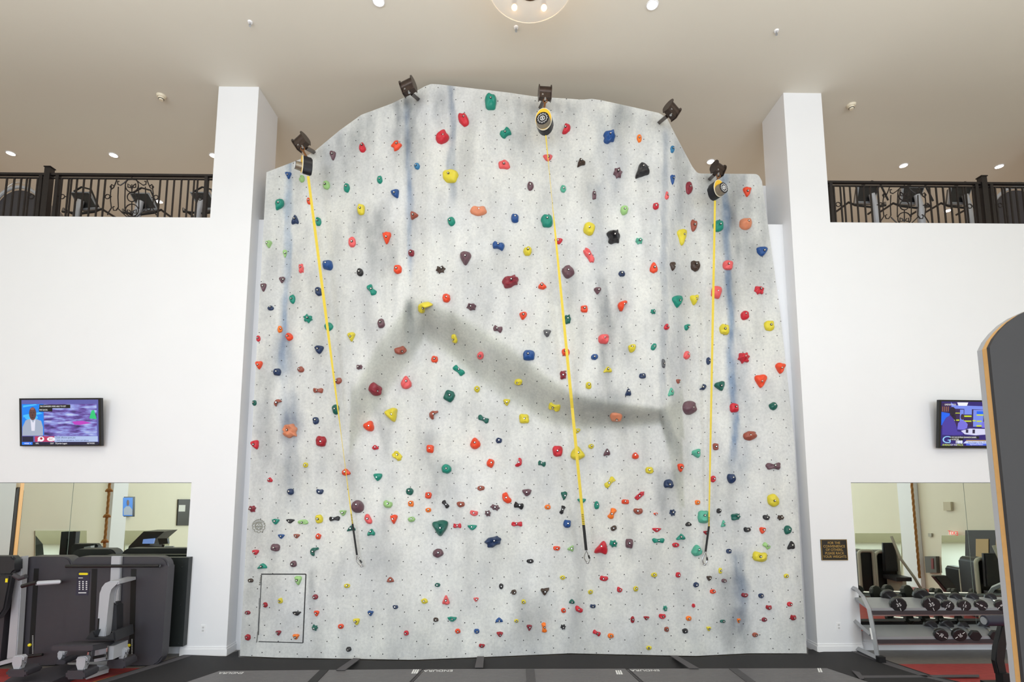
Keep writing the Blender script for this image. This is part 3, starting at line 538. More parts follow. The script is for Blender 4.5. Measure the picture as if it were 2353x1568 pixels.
for idx, (u, v, w_, h_, rot, sh, ck) in enumerate(HL):
    p = WP(u, v); du = (WP(u+3, v)-WP(u-3, v))/6; dv = (WP(u, v-3)-WP(u, v+3))/6
    nrm = du.cross(dv)
    if nrm.y > 0: nrm = -nrm
    nrm.normalize()
    ca_, sa = math.cos(math.radians(rot)), math.sin(math.radians(rot))
    dep = min(w_, h_)*.0064*random.uniform(.42, .6)
    n = 32; o_ = [(a*(1+.17*noise.noise((a*1.2, b_*1.2, idx*3.7))), b_*(1+.17*noise.noise((b_*1.2, a*1.2, idx*1.9+40)))) for a, b_ in SOFT[sh]]; bm = NB(); rings = []
    prof = [(1.0, -.15), (1.02, .12), (.98, .38), (.88, .66), (.70, .88), (.46, 1.0), (.22, 1.0)]
    sx_, sy_ = random.uniform(-.18, .18), random.uniform(-.05, .25); seed = idx*7.3
    amp = .42 if sh in 'jx' else .20
    def at_(a, b_, hgt): return du*(a*ca_-b_*sa)+dv*(a*sa+b_*ca_)+nrm*hgt
    for sc_, hz in prof:
        ring = []
        for a, b_ in o_:
            k_ = 1-sc_; x = a*sc_+sx_*k_; y = b_*sc_+sy_*k_
            ns = noise.noise((x*1.6+seed, y*1.6, hz*.5))
            hh = dep*hz*(1+(amp*2*ns if hz > .2 else 0))
            f_ = 1+(amp*.25*noise.noise((a*2+seed, b_*2, 3)) if hz < .5 else 0)
            ring.append(bm.verts.new(at_(x*f_*w_/2, y*f_*h_/2, hh)))
        rings.append(ring)
    for r0, r1_ in zip(rings, rings[1:]):
        for k in range(n): bm.faces.new((r0[k], r0[(k+1) % n], r1_[(k+1) % n], r1_[k]))
    top = bm.verts.new(at_(sx_*w_/2, sy_*h_/2, dep*.97))
    for k in range(n): bm.faces.new((rings[-1][k], rings[-1][(k+1) % n], top))
    ho = obj('climbing_hold', bm, HM[ck], smooth=True); ho.location = p
    tag(ho, HLAB[idx], 'climbing hold', 'climbing holds bolted on the wall')
    if max(w_, h_) > 9:
        bx_, by_ = sx_*w_/2, sy_*h_/2; r_ = .0125 if min(w_, h_) > 12 else .010; bm = NB(); base_ = dep*.95
        def ring_at(rr, hgt, k=10): return [bm.verts.new(at_(bx_, by_, hgt)+(du.normalized()*math.cos(2*PI*i/k)+dv.normalized()*math.sin(2*PI*i/k))*rr) for i in range(k)]
        A = ring_at(r_*1.5, base_); B = ring_at(r_*1.5, base_+.008); C1 = ring_at(r_*1.0, base_+.009); D1 = ring_at(r_*.7, base_+.017); 
        for a, b2, mi in ((A, B, 0), (B, C1, 0), (C1, D1, 1)):
            for i in range(10): f = bm.faces.new((a[i], a[(i+1) % 10], b2[(i+1) % 10], b2[i])); f.material_index = mi
        f = bm.faces.new(D1); f.material_index = 1
        me2 = bpy.data.meshes.new('bolt'); bm.to_mesh(me2); bm.free(); me2.materials.append(HOLEM); me2.materials.append(BOLT)
        bo = bpy.data.objects.new('bolt', me2); C.objects.link(bo); bo.parent = ho

# ================================================================ ANCHOR BRACKETS AND AUTO BELAYS
# foot pixel on the wall, head centre pixel, size px, roll (deg), facing
def bracket(foot, head, wd, roll, yaw_, label):
    pf = WP(*foot); Yh = pf.y-.42; ph = P(head[0], head[1], Yh)
    t = thing('anchor_bracket', label, 'bracket', pf, 'steel anchor brackets on top of the climbing wall')
    s = .0070*wd
    M = Matrix.Translation(ph) @ Matrix.Rotation(math.radians(yaw_), 4, 'Z') @ Matrix.Rotation(math.radians(roll), 4, 'Y')
    def T(x, y, z): return M @ Vector((x, y, z))
    bm = NB(); d = (pf-ph).normalized(); tube(bm, [T(0, s*.3, -s*.35), pf+d*.06], .036, 4); obj('arm', bm, RUST, t)
    bm = NB(); cyl(bm, T(-s*.42, 0, s*.06), T(s*.42, 0, s*.06), s*.36, 24); obj('drum', bm, RUST, t, smooth=True)
    bm = NB(); prism(bm, [T(-s*.40, y, z) for y, z in ((-s*.26, -s*.15), (s*.26, -s*.15), (s*.2, -s*.52), (-s*.2, -s*.52))], T(s*.40, 0, 0)-T(-s*.40, 0, 0)); obj('lower_block', bm, RUST, t)
    for sg in (-1, 1):
        bm = NB(); pr = [(s*.47*math.sin(a), s*.06+s*.47*math.cos(a)) for a in [math.radians(x) for x in range(-115, 116, 10)]]+[(s*.24, -s*.58), (-s*.24, -s*.58)]
        prism(bm, [T(sg*s*.42, y, z) for y, z in pr], T(sg*s*.47, 0, 0)-T(sg*s*.42, 0, 0)); obj('side_plate', bm, RUST, t)
    bm = NB(); cyl(bm, T(0, -s*.12, -s*.50), T(0, -s*.12, -s*.66), .018, 8); obj('hook_bolt', bm, STEEL, t)
    bm = NB(); cyl(bm, T(-s*.2, -s*.22, -s*.35), T(-s*.2, -s*.28, -s*.35), .014, 8); obj('bolt', bm, STEEL, t)
    return t, T(0, -s*.12, -s*.62)
B1, h1 = bracket((720, 348), (692, 326), 30, -28, -22, 'black steel anchor bracket holding the left auto belay')
bracket((960, 226), (938, 198), 31, -14, -18, 'black steel anchor bracket on the top left corner, without a belay')
B3, h3 = bracket((1242, 246), (1252, 213), 29, 0, 4, 'black steel anchor bracket holding the middle auto belay')
bracket((1516, 280), (1544, 253), 30, 26, 30, 'black steel anchor bracket on the top right corner, without a belay')
B5, h5 = bracket((1632, 410), (1650, 388), 27, 14, 24, 'black steel anchor bracket holding the right auto belay')
WEB = mat('yellow_webbing', (226, 200, 62), .6, var=.08, scale=40)
SLV = mat('black_webbing_sleeve', (28, 28, 30), .7, var=.1)
ALU = mat('aluminium_housing', (150, 140, 125), .35, .7, var=.15, scale=20)
DKH = mat('black_anodised', (30, 31, 38), .35, .3, var=.1)
LY = mat('belay_yellow', (244, 196, 50), .45, var=.05)
def belay(hook, cen, hw, hh, yaw_, roll, path, sleeve, clip, label, wpx):
    Y0 = hook.y; pc = P(cen[0], cen[1], Y0-.02)
    t = thing('auto_belay', label, 'auto belay', hook, 'auto belay devices with yellow straps')
    M = Matrix.Translation(pc) @ Matrix.Rotation(math.radians(yaw_), 4, 'Z') @ Matrix.Rotation(math.radians(roll), 4, 'Y')
    sx_, sz = hw*.0062, hh*.0062
    def egg(k, y, n=28, zo=0): return [M @ Vector((math.cos(2*PI*i/n)*sx_*k, y, math.sin(2*PI*i/n)*sz*k*(1.0 if i < n/2 else .96)+zo)) for i in range(n)]
    fwd = M.to_3x3() @ Vector((0, 1, 0))
    bm = NB(); prism(bm, egg(1, -.055), fwd*.13, bevel=.012); obj('housing', bm, DKH, t, smooth=True)
    bm = NB(); prism(bm, egg(1.0, -.068), fwd*.012); obj('rim', bm, mat('cream_rim', (225, 220, 200), .5), t)
    bm = NB(); prism(bm, egg(.93, -.072), fwd*.006); obj('yellow_cover', bm, LY, t)
    a = M @ Vector((0, -.072, -sz*.28)); b_ = M @ Vector((0, -.155, -sz*.28)); bm = NB(); cyl(bm, a, b_, sx_*.86, 28, r2=sx_*.78); dr = obj('brake_drum', bm, ALU, t, smooth=True)
    bm = NB(); c_ = M @ Vector((0, -.158, -sz*.28)); cyl(bm, b_, c_, sx_*.78, 28); obj('cap', bm, DKH, t)
    bm = NB(); k = 48; pts = []
    for i in range(k):
        rr = sx_*(.58 if (i//2) % 2 else .48); an = 2*PI*i/k; pts.append(M @ Vector((rr*math.cos(an), -.161, rr*math.sin(an)-sz*.28)))
    tube(bm, pts, .0035, 5, closed=True)
    pts = [M @ Vector((sx_*.27*math.cos(2*PI*i/16), -.161, sx_*.27*math.sin(2*PI*i/16)-sz*.28)) for i in range(16)]; tube(bm, pts, .0045, 5, closed=True)
    for an in (45, 135, 90): 
        x, z = sx_*.24*math.cos(math.radians(an)), sx_*.24*math.sin(math.radians(an)); tube(bm, [M @ Vector((x, -.161, z-sz*.28)), M @ Vector((-x, -.161, -z-sz*.28))], .003, 5)
    obj('gear_emblem', bm, mat('white_print', (235, 235, 235), .5), t)
    bm = NB(); top = M @ Vector((0, 0, sz*.96)); tube(bm, [hook+Vector((0, 0, .05)), hook], .010, 8); tube(bm, [hook+Vector((.03*math.cos(a_), 0, .03*math.sin(a_)-.03)) for a_ in [2*PI*i/12 for i in range(12)]], .007, 6, closed=True)
    tube(bm, [hook+Vector((0, 0, -.05)), top], .016, 8); obj('swivel', bm, mat('bronze_shackle', (150, 105, 70), .35, .8), t)
    # webbing ribbon
    def ribbon(pts, wds, thick, off0, m_, nm):
        bm = NB(); prev = None
        for i, (u, v) in enumerate(pts):
            tt = (v-pts0[1])/(clip[1]-pts0[1]); Yt = lerp(M.translation.y, min(depth(u, v)-.07, M.translation.y+.5), max(0, tt))
            wd = wds if not isinstance(wds, list) else wds[i]
            q = [bm.verts.new(P(u+s*wd/2, v, Yt+o)) for s, o in ((-1, 0), (1, 0), (1, thick), (-1, thick))]
            if prev:
                for k in range(4): bm.faces.new((prev[k], prev[(k+1) % 4], q[(k+1) % 4], q[k]))
            else: bm.faces.new(q[::-1])
            prev = q
        bm.faces.new(prev); return obj(nm, bm, m_, t)
    pts0 = path[0]; n = 40
    line = [(lerp(path[0][0], path[1][0], i/n), lerp(path[0][1], path[1][1], i/n)) for i in range(n+1)]
    ribbon(line, [pl(wpx, v) for _, v in line], .003, 0, WEB, 'webbing')
    sl = [(lerp(path[1][0], sleeve[0], i/6), lerp(path[1][1], sleeve[1], i/6)) for i in range(7)]
    ribbon(sl, sleeve[2], .012, 0, SLV, 'webbing_sleeve')
    st = [(lerp(path[1][0], path[0][0], k*.0045), lerp(path[1][1], path[0][1], k*.0045)) for k in range(7)]
    bm = NB()
    for (u, v) in st:
        tt = (v-pts0[1])/(clip[1]-pts0[1]); Yt = lerp(M.translation.y, min(depth(u, v)-.07, M.translation.y+.5), tt)-.004
        ww = max(3, sleeve[2]*.75); tube(bm, [P(u-ww/2, v, Yt), P(u+ww/2, v, Yt)], .004, 5)
    obj('stitching', bm, mat('stitch_dark', (90, 80, 30), .7), t)
    Yc = min(depth(clip[0], clip[1])-.07, M.translation.y+.5)
    u0, v0 = sleeve[0], sleeve[1]; uc, vc = clip[0], clip[1]; L_ = vc-v0; dx = uc-u0
    bm = NB(); loop = [(u0, v0+2), (u0+dx*.3-clip[2]*.45, v0+L_*.4), (u0+dx*.6-clip[2]*.5, v0+L_*.65), (uc-clip[2]*.15, vc-2), (uc+clip[2]*.2, vc-1), (u0+dx*.6+clip[2]*.5, v0+L_*.62), (u0+dx*.3+clip[2]*.3, v0+L_*.35)]
    tube(bm, [P(u, v, Yc) for u, v in cr(loop, 28)], .0085, 6, closed=True); cb_ = obj('carabiner', bm, STEEL, t, smooth=True)
    bm = NB(); tube(bm, [P(u0+dx*.6+clip[2]*.5, v0+L_*.66, Yc), P(u0+dx*.3+clip[2]*.36, v0+L_*.4, Yc)], .013, 8); obj('gate_sleeve', bm, BLACK, t)
    bm = NB(); sphere(bm, P(uc, vc, Yc), .018, (1.3, 1, .8)); sphere(bm, P(u0, v0, Yc), .014); obj('swivel_eye', bm, STEEL, t, smooth=True)
    return t
belay(h1, (704, 381), 12, 24, -58, -3, [(708, 405), (810, 1204)], (820.5, 1278, 4.5), (831, 1302, 9), 'left auto belay hanging side-on, its yellow strap reaching down to a small clip', [(405, 6), (700, 6.5), (900, 4), (1000, 1.2), (1080, 1.2), (1200, 3)])
belay(h3, (1251, 281), 20, 29, -16, -4, [(1254, 311), (1341, 1207)], (1347, 1265, 6.5), (1350, 1294, 12), 'middle auto belay with yellow and white oval face, strap down the centre', [(311, 2.6), (370, 2), (380, 1), (480, 1), (520, 4), (650, 5.5), (900, 7), (1207, 6.5)])
belay(h5, (1645, 438), 17, 23, 24, 6, [(1643, 461), (1629, 1210)], (1621, 1270, 5), (1619, 1298, 11), 'right auto belay with black drum facing right and straight yellow strap', [(461, 4.5), (700, 5.5), (1000, 4.5), (1210, 3)])

# ================================================================ FLOOR MATS
zr = .02
MATP = [(424, 1505), (216, 1568), (40, 1625), (1176, 1900), (2560, 1650), (2250, 1578), (2140, 1552), (2050, 1522), (1990, 1500), (1960, 1491), (1882, 1499.5), (1868, 1493), (1857, 1493), (1857, 1504), (1720, 1505), (1600, 1511), (1540, 1510), (1400, 1507), (1310, 1505), (1100, 1514), (1000, 1518), (950, 1520), (830, 1518), (640, 1515), (548, 1511), (548, 1496), (536, 1500), (519, 1509)]
bm = NB(); prism(bm, [PZ(u, v, zr) for u, v in MATP], (0, 0, -zr+.001)); rub = tag(obj('rubber_mat', bm, RUB), 'large black rubber floor mat running along the foot of the climbing wall', 'floor mat')
YL = mat('yellow_edge_tape', (235, 170, 60), .5)
def flat(bm, pts, z, th): prism(bm, [PZ(u, v, z) for u, v in pts], (0, 0, -th)); return bm
bm = NB(); flat(bm, [(395, 1515), (397, 1516.5), (214, 1570), (206, 1570)], .004, .003); tag(obj('edge_tape', bm, YL), 'thin orange yellow tape line on red floor along the rubber mat', 'tape')
bm = NB(); flat(bm, [(424, 1506), (441, 1507), (238, 1570), (212, 1570)], zr+.004, .004); obj('velcro_border', bm, VELC, rub)
bm = NB(); flat(bm, [(1948, 1494), (1963, 1494), (2056, 1526), (2144, 1556), (2260, 1583), (2240, 1584), (2130, 1558), (2040, 1529)], zr+.004, .004); obj('velcro_border', bm, VELC, rub)
bm = NB(); flat(bm, [(1976, 1553), (2250, 1551), (2250, 1556), (1984, 1558)], zr+.004, .004); tag(obj('velcro_strap', bm, VELC), 'long flat grey velcro strip lying across the rubber mat on the right', 'strap', 'velcro straps')
zm = .14
mats = [([(505, 1541), (974.5, 1537), (867, 1645), (196, 1645)], 'black vinyl crash mat in front of the climbing wall, leftmost', (745, 1539, 640), (957, 1544), (531, 1547)),
        ([(975.5, 1537), (1438.5, 1536), (1556, 1645), (872, 1645)], 'black vinyl crash mat in front of the climbing wall, centre', (1218, 1537, 1226), (1421, 1546), (1007, 1542)),
        ([(1440, 1536), (1900, 1535), (2232, 1645), (1562, 1645)], 'black vinyl crash mat in front of the climbing wall, rightmost', (1685, 1536, 1830), (1885, 1541), (1482, 1541))]
WP_ = mat('white_mat_print', (235, 235, 235), .5)
for k, (pts, lab, fold, mark, word) in enumerate(mats):
    bm = NB(); prism(bm, [PZ(u, v, zm) for u, v in pts], (0, 0, -(zm-zr-.001)), bevel=.02)
    t = tag(obj('crash_mat', bm, VINYL, smooth=True), lab, 'crash mat', 'crash mats below the climbing wall')
    fu, fv, fe = fold; bm = NB(); w0 = 10
    flat(bm, [(fu-w0, fv+1), (fu+w0, fv+1), (fe+w0*1.3, 1645), (fe-w0*1.3, 1645)], zm+.006, .006); obj('fold_strip', bm, mat('fold_vinyl', (70, 68, 70), .5, bump=.3, bscale=20) if k != 0 else mat('fold_dark', (30, 30, 32), .6), t)
    bm = NB()
    for q in range(3):
        o = q*5; u, v = mark; sg = -1 if k == 0 else 1
        if q == 2 and k == 2: continue
        flat(bm, [(u-7+o, v-5), (u-4+o, v-5), (u-4+o+sg*4, v+4), (u-8+o+sg*4, v+4)], zm+.002, .002)
    obj('stripe_logo', bm, WP_, t)
    if k < 3:
        c0 = PZ(word[0], word[1], zm+.001)
        text('wordmark', 'ENDURA', .085, WP_, (-1, 0, 0), (0, -1, 0), c0, t, wscale=1.1 if k else .9)
for (q, lab) in (([(812, 1513), (828, 1514), (793, 1540), (772, 1540)], 'grey velcro strap joining the wall foot to the left crash mat'), ([(1096.5, 1509), (1112.4, 1509), (1110, 1534), (1091, 1534)], 'grey velcro strap joining the wall foot to the centre crash mat'), ([(1540, 1507), (1556, 1507), (1606, 1536), (1584, 1536)], 'grey velcro strap joining the wall foot to the right crash mat')):
    bm = NB(); a = [PZ(u, v, zr+.03) for u, v in q[:2]]+[PZ(u, v, zm+.012) for u, v in q[2:]]
    prism(bm, a, (0, 0, -.006)); tag(obj('velcro_strap', bm, VELC), lab, 'strap', 'velcro straps')
bm = NB(); flat(bm, [(1957, 1541), (1975, 1545), (1986, 1560), (1976, 1561)], zr+.02, .006); tag(obj('velcro_strap', bm, VELC), 'short loose black velcro flap on the rubber mat right of the crash mats', 'strap', 'velcro straps')

# ================================================================ RAILINGS
YR = .08
ZRB = ZP
def railing(name_lab, xs_thin, posts, big, ends, zt_uv, rings, orn, x_orn):
    x0, x1 = ends; zt = P(*zt_uv, YR).z
    t = thing('balcony_railing', name_lab, 'railing', ((x0+x1)/2, YR, ZP), 'black iron balcony railings')
    bm = NB(); box(bm, x0, YR-.028, zt-.035, x1, YR+.028, zt); obj('top_rail', bm, IRON, t)
    bm = NB(); box(bm, x0, YR-.012, zt-.085, x1, YR+.012, zt-.065); obj('upper_bar', bm, IRON, t)
    bm = NB(); box(bm, x0, YR-.014, ZP+.006, x1, YR+.014, ZP+.03); obj('bottom_bar', bm, IRON, t)
    for u in xs_thin:
        x = P(u, 450, YR).x; bm = NB(); box(bm, x-.010, YR-.010, ZP+.03, x+.010, YR+.010, zt-.08); obj('baluster', bm, IRON, t)
    for u in posts:
        x = P(u, 450, YR).x; bm = NB(); box(bm, x-.026, YR-.026, ZP, x+.026, YR+.026, zt-.03); obj('post', bm, IRON, t)
    if big:
        x = P(big, 450, YR).x; bm = NB(); box(bm, x-.045, YR-.045, ZP, x+.045, YR+.045, zt+.09); box(bm, x-.055, YR-.055, zt+.09, x+.055, YR+.055, zt+.105); obj('newel_post', bm, IRON, t)
    for u, v in rings:
        bm = NB(); c_ = P(u, v, YR); tube(bm, [c_+Vector((.037*math.cos(a), 0, .037*math.sin(a))) for a in [2*PI*i/16 for i in range(16)]], .008, 6, closed=True)
        tube(bm, [c_+Vector((-.065, 0, 0)), c_+Vector((-.037, 0, 0))], .008, 6); tube(bm, [c_+Vector((.037, 0, 0)), c_+Vector((.065, 0, 0))], .008, 6); obj('ring', bm, IRON, t)
    bm = NB(); r = .009
    for path, cl in orn: tube(bm, [P(u, v, YR) for u, v in path], r, 6, closed=cl)
    obj('scroll_ornament', bm, IRON, t)
    return t
def ornament(cu, vt, vb, k=1.0):                  # scrollwork panel around cu between pixel rows vt and vb
    h = vb-vt; o = []
    def S(dx, f): return (cu+dx*k, vt+f*h)
    for s in (-1, 1):
        o.append(([S(s*x, f) for x, f in ((0, .05), (10, .06), (18, .14), (26, .2), (32, .18), (33, .10), (29, .10))], False))
        o.append(([S(s*x, f) for x, f in ((34, .04), (38, .16), (42, .26), (47, .3), (50, .24), (46, .18), (41, .22))], False))
        o.append(([S(s*x, f) for x, f in ((47, .22), (49, .4), (49, .6), (47, .78), (54, .9), (56, .96))], False))
        o.append(([S(s*x, f) for x, f in ((31, .24), (32, .5), (31, .76), (36, .84), (42, .84), (44, .76), (40, .74))], False))
        o.append(([S(s*x, f) for x, f in ((31, .8), (24, .88), (12, 1.0), (0, 1.02))], False))
        o.append(([S(s*x, f) for x, f in ((15, .2), (16, .5), (16, .8))], False))
        o.append(([S(s*x, f) for x, f in ((0, .3), (4, .2), (9, .16), (9, .25), (4, .26))], False))
        o.append(([S(s*x, f) for x, f in ((0, .92), (5, .84), (10, .82), (10, .92), (4, .9))], False))
    o.append((arc(cu, vt+.2*h, 15*k, 0, 359, 20, ry=.18*h)[:-1], True)); o.append((arc(cu, vt+.5*h, 10.5*k, 0, 359, 18)[:-1], True)); o.append((arc(cu, vt+.84*h, 15*k, 0, 359, 20, ry=.16*h)[:-1], True))
    o.append(([S(0, .18), S(0, .40)], False)); o.append(([S(0, .62), S(0, .9)], False)); o.append(([S(0, -.03), S(0, .05)], False))
    return o
railing('black iron balcony railing with scroll ornament, left of the climbing wall', [12, 29, 45, 58, 65, 83, 139, 155, 161, 174, 190, 207, 224, 239, 366, 382, 398, 415, 431, 444, 452], [92, 130, 473], 108, (-XW, XCL0), (300, 401),
        [(72, 452), (143, 452), (247, 452), (358, 454), (460, 455)], ornament(303, 408, 498), 303)
railing('black iron balcony railing with scroll ornament, right of the climbing wall', [1917, 1932, 1940, 1954, 1969, 1986, 2001, 2018, 2137, 2152, 2168, 2184, 2200, 2214, 2220, 2236, 2288, 2304, 2310, 2322, 2336, 2351, 2367, 2383, 2399], [1909, 2244, 2278], 2260, (XCR1, XW), (2100, 419),
        [(1926, 470), (2024, 471), (2130, 472), (2228, 474), (2298, 472)], ornament(2078, 427, 517), 2078)

# ================================================================ TREADMILLS ON THE MEZZANINE
ZMZ = ZP-.35
def treadmill(u, v, sc_, flip, label, Y=1.0):
    c_ = P(u, v, Y); t = thing('treadmill', label, 'treadmill', (c_.x, Y, ZMZ), 'treadmills on the mezzanine')
    x, z = c_.x, c_.z; f = flip; s = sc_
    if f > 0: quad = [(-.22, .17), (.12, .17), (.30, -.12), (-.02, -.15)]
    else: quad = [(-.16, .17), (.24, .17), (.10, -.14), (-.22, -.13)]
    bm = NB(); prism(bm, [(x+a*s, Y, z+b_*s) for a, b_ in quad], (0, .12, 0), bevel=.015); obj('console', bm, BLACK, t)
    bm = NB(); prism(bm, [(x+(a*1.06)*s, Y+.01, z+(b_*1.1)*s) for a, b_ in quad], (0, .05, 0), bevel=.01); obj('console_rim', bm, SILVER, t)
    mx = x+(.05 if f > 0 else .02)*s
    bm = NB(); tube(bm, [(mx, Y-.06, z-.02*s), (mx+.05*s*-f, Y-.05, z-.22*s), (mx+.16*s*(-f), Y+.05, ZMZ+.12)], [.05, .06, .07], 10); obj('mast', bm, GREY, t, smooth=True)
    bm = NB(); h = []
    for sg in (-1, 1):
        tube(bm, [(x+sg*.34*s, Y+.5, z-.1*s), (x+sg*.34*s, Y+.05, z-.12*s), (x+sg*.28*s, Y-.03, z-.22*s), (mx, Y-.04, z-.26*s)], .02, 8)
    tube(bm, [(x-.12*s, Y-.02, z+.17*s), (x+.04*s, Y-.06, z+.23*s), (x+.2*s, Y-.05, z+.19*s), (x+.34*s, Y-.03, z-.12*s)], .016, 8)
    obj('handrail', bm, BLACK, t, smooth=True)
    bm = NB(); box(bm, x-.38*s, Y-.2, ZMZ+.002, x+.38*s, Y+1.6, ZMZ+.2); obj('deck', bm, DARK, t)
    bm = NB(); box(bm, x-.24*s, Y+.1, ZMZ+.2, x+.24*s, Y+1.58, ZMZ+.215); obj('belt', bm, BLACK, t)
treadmill(186, 462, 1.0, 1, 'treadmill behind the left railing, beside the thick newel post')
treadmill(323, 464, 1.0, 1, 'treadmill behind the scroll ornament of the left railing')
treadmill(462, 462, 1.0, 1, 'treadmill half hidden by the left pier')
treadmill(1995, 448, 1.0, -1, 'treadmill behind the right railing, nearest the right pier')
treadmill(2098, 450, 1.0, -1, 'treadmill behind the scroll ornament of the right railing')
treadmill(2208, 450, 1.0, -1, 'treadmill behind the right railing, just left of the newel post')
def climber(u, label, Y=1.0):
    c_ = P(u, 470, Y); t = thing('step_machine', label, 'exercise machine', (c_.x, Y, ZMZ), 'step machines on the mezzanine')
    pts = [(u-64, 500)]+arc(u, 500, 62, 180, 0, 16, ry=72)
    z0 = ZMZ+.01
    poly = [P(a, b_, Y) for a, b_ in arc(u, 498, 58, 175, 5, 16, ry=62)]; poly = [Vector((poly[0].x, Y, z0))]+poly+[Vector((poly[-1].x, Y, z0))]
    bm = NB(); prism(bm, poly, (0, .5, 0), bevel=.02); obj('shroud', bm, DARK, t, smooth=True)
    bm = NB(); tube(bm, [P(a, b_, Y-.02) for a, b_ in arc(u, 498, 62, 165, 15, 16, ry=68)], .028, 8); obj('arch_trim', bm, GREY, t, smooth=True)
    bm = NB(); tube(bm, [P(a, b_, Y-.02) for a, b_ in arc(u, 495, 50, 140, 40, 12, ry=76)], .014, 8); obj('handrail', bm, CHROME, t, smooth=True)
climber(44, 'dark arched step machine with silver rim behind the left railing')
climber(2338, 'dark arched step machine with silver rim behind the right railing')

# ================================================================ CEILING FIXTURES
def PC(u, v): return PZ(u, v, ZC)
LAMP = mat('lamp_glow', (255, 250, 240), .5, emit=14)
for (u, v, lab) in ((870, 2, 'ceiling downlight near the top edge, left of the round glass lamp'), (1499, 10, 'ceiling downlight near the top edge, right of the round glass lamp'), (25, 352, 'ceiling downlight above the left railing, farthest left'), (261, 356, 'ceiling downlight above the scroll ornament of the left railing'),
                    (491, 357, 'ceiling downlight half hidden behind the left pier'), (1633, 371, 'ceiling downlight above the bracket of the right auto belay'), (2076, 380, 'ceiling downlight above the scroll ornament of the right railing'), (2296, 382, 'ceiling downlight above the right railing, farthest right'),
                    (366, 463, 'ceiling downlight seen through the left railing'), (2177, 484, 'ceiling downlight seen through the right railing')):
    c_ = PC(u, v); t = thing('downlight', lab, 'ceiling light', c_, 'recessed ceiling downlights')
    bm = NB(); ring = [c_+Vector(((.074)*math.cos(a), .074*math.sin(a), -.006)) for a in [2*PI*i/24 for i in range(24)]]; tube(bm, ring, .010, 6, closed=True); obj('trim_ring', bm, TRIM, t, smooth=True)
    bm = NB(); cyl(bm, c_+Vector((0, 0, -.001)), c_+Vector((0, 0, -.012)), .062, 24); obj('lens', bm, LAMP, t)
    l = bpy.data.lights.new('downlight_beam', 'SPOT'); l.energy = 40 if c_.y < 0 else 16; l.color = (1, .88, .72); l.spot_size = 1.9; l.spot_blend = .8; l.shadow_soft_size = .07
    lo = bpy.data.objects.new('downlight_beam', l); C.objects.link(lo); lo.location = c_+Vector((0, 0, -.03))
for (u, v, lab) in ((575, 50, 'small pendant sprinkler head on the ceiling, upper left'), (1186, 62, 'small pendant sprinkler head just below the round glass lamp'), (1784, 70, 'small pendant sprinkler head on the ceiling, upper right')):
    c_ = PC(u, v); t = thing('sprinkler', lab, 'sprinkler', c_, 'ceiling sprinklers')
    bm = NB(); cyl(bm, c_+Vector((0, 0, -.001)), c_+Vector((0, 0, -.02)), .035, 16, r2=.028); obj('escutcheon', bm, TRIM, t, smooth=True)
    bm = NB(); cyl(bm, c_+Vector((0, 0, -.02)), c_+Vector((0, 0, -.05)), .009, 8)
    for s in (-1, 1): tube(bm, [c_+Vector((s*.006, 0, -.03)), c_+Vector((s*.016, 0, -.05)), c_+Vector((s*.004, 0, -.068))], .003, 5)
    cyl(bm, c_+Vector((0, 0, -.068)), c_+Vector((0, 0, -.071)), .016, 12); obj('head', bm, STEEL, t)
for (u, v, lab) in ((371, 220, 'cream smoke detector on the ceiling left of the left pier'), (1956, 241, 'cream smoke detector on the ceiling right of the right pier')):
    c_ = PC(u, v); t = thing('smoke_detector', lab, 'smoke detector', c_, 'ceiling smoke detectors')
    bm = NB(); cyl(bm, c_+Vector((0, 0, -.001)), c_+Vector((0, 0, -.035)), .075, 24, r2=.062); obj('base', bm, mat('detector_cream', (238, 228, 205), .5), t, smooth=True)
    bm = NB(); cyl(bm, c_+Vector((0, 0, -.035)), c_+Vector((0, 0, -.085)), .048, 20, r2=.030); obj('sensor_cap', bm, mat('detector_cream', (238, 228, 205), .5), t, smooth=True)
    bm = NB(); cyl(bm, c_+Vector((0, 0, -.060)), c_+Vector((0, 0, -.068)), .0425, 20); obj('vent_slot', bm, SLOT, t)
# round glass lamp
c0 = PZ(1219, -30, ZC-.45); t = thing('ceiling_lamp', 'round frosted glass ceiling lamp with warm bulbs at the top edge', 'lamp', c0)
GL = bpy.data.materials.new('clear_glass_dish'); GL.use_nodes = True; q = GL.node_tree; bb = q.nodes['Principled BSDF']; bb.inputs['Base Color'].default_value = (1, .98, .93, 1); bb.inputs['Roughness'].default_value = .15; bb.inputs['Alpha'].default_value = .42
R0 = .52
bm = NB(); n = 40; rr = [(0.14, -.03), (.25, -.028), (.42, -.012), (R0, .012), (R0, .020), (.42, -.002), (.25, -.018), (.14, -.02)]
rings = [[bm.verts.new(c0+Vector((r*math.cos(2*PI*i/n), r*math.sin(2*PI*i/n), z))) for i in range(n)] for r, z in rr]
for k in range(len(rings)):
    a, b_ = rings[k], rings[(k+1) % len(rings)]
    for i in range(n): bm.faces.new((a[i], a[(i+1) % n], b_[(i+1) % n], b_[i]))
obj('glass_dish', bm, GL, t, smooth=True)
bm = NB(); tube(bm, [c0+Vector((R0*math.cos(2*PI*i/n), R0*math.sin(2*PI*i/n), .016)) for i in range(n)], .006, 6, closed=True); obj('rim', bm, mat('pale_rim', (250, 240, 220), .2), t, smooth=True)
BRZ = mat('bronze_fitting', (96, 66, 40), .35, .8)
bm = NB(); tube(bm, [c0+Vector((.14*math.cos(2*PI*i/24), .14*math.sin(2*PI*i/24), -.025)) for i in range(24)], .018, 8, closed=True); obj('centre_ring', bm, BRZ, t, smooth=True)
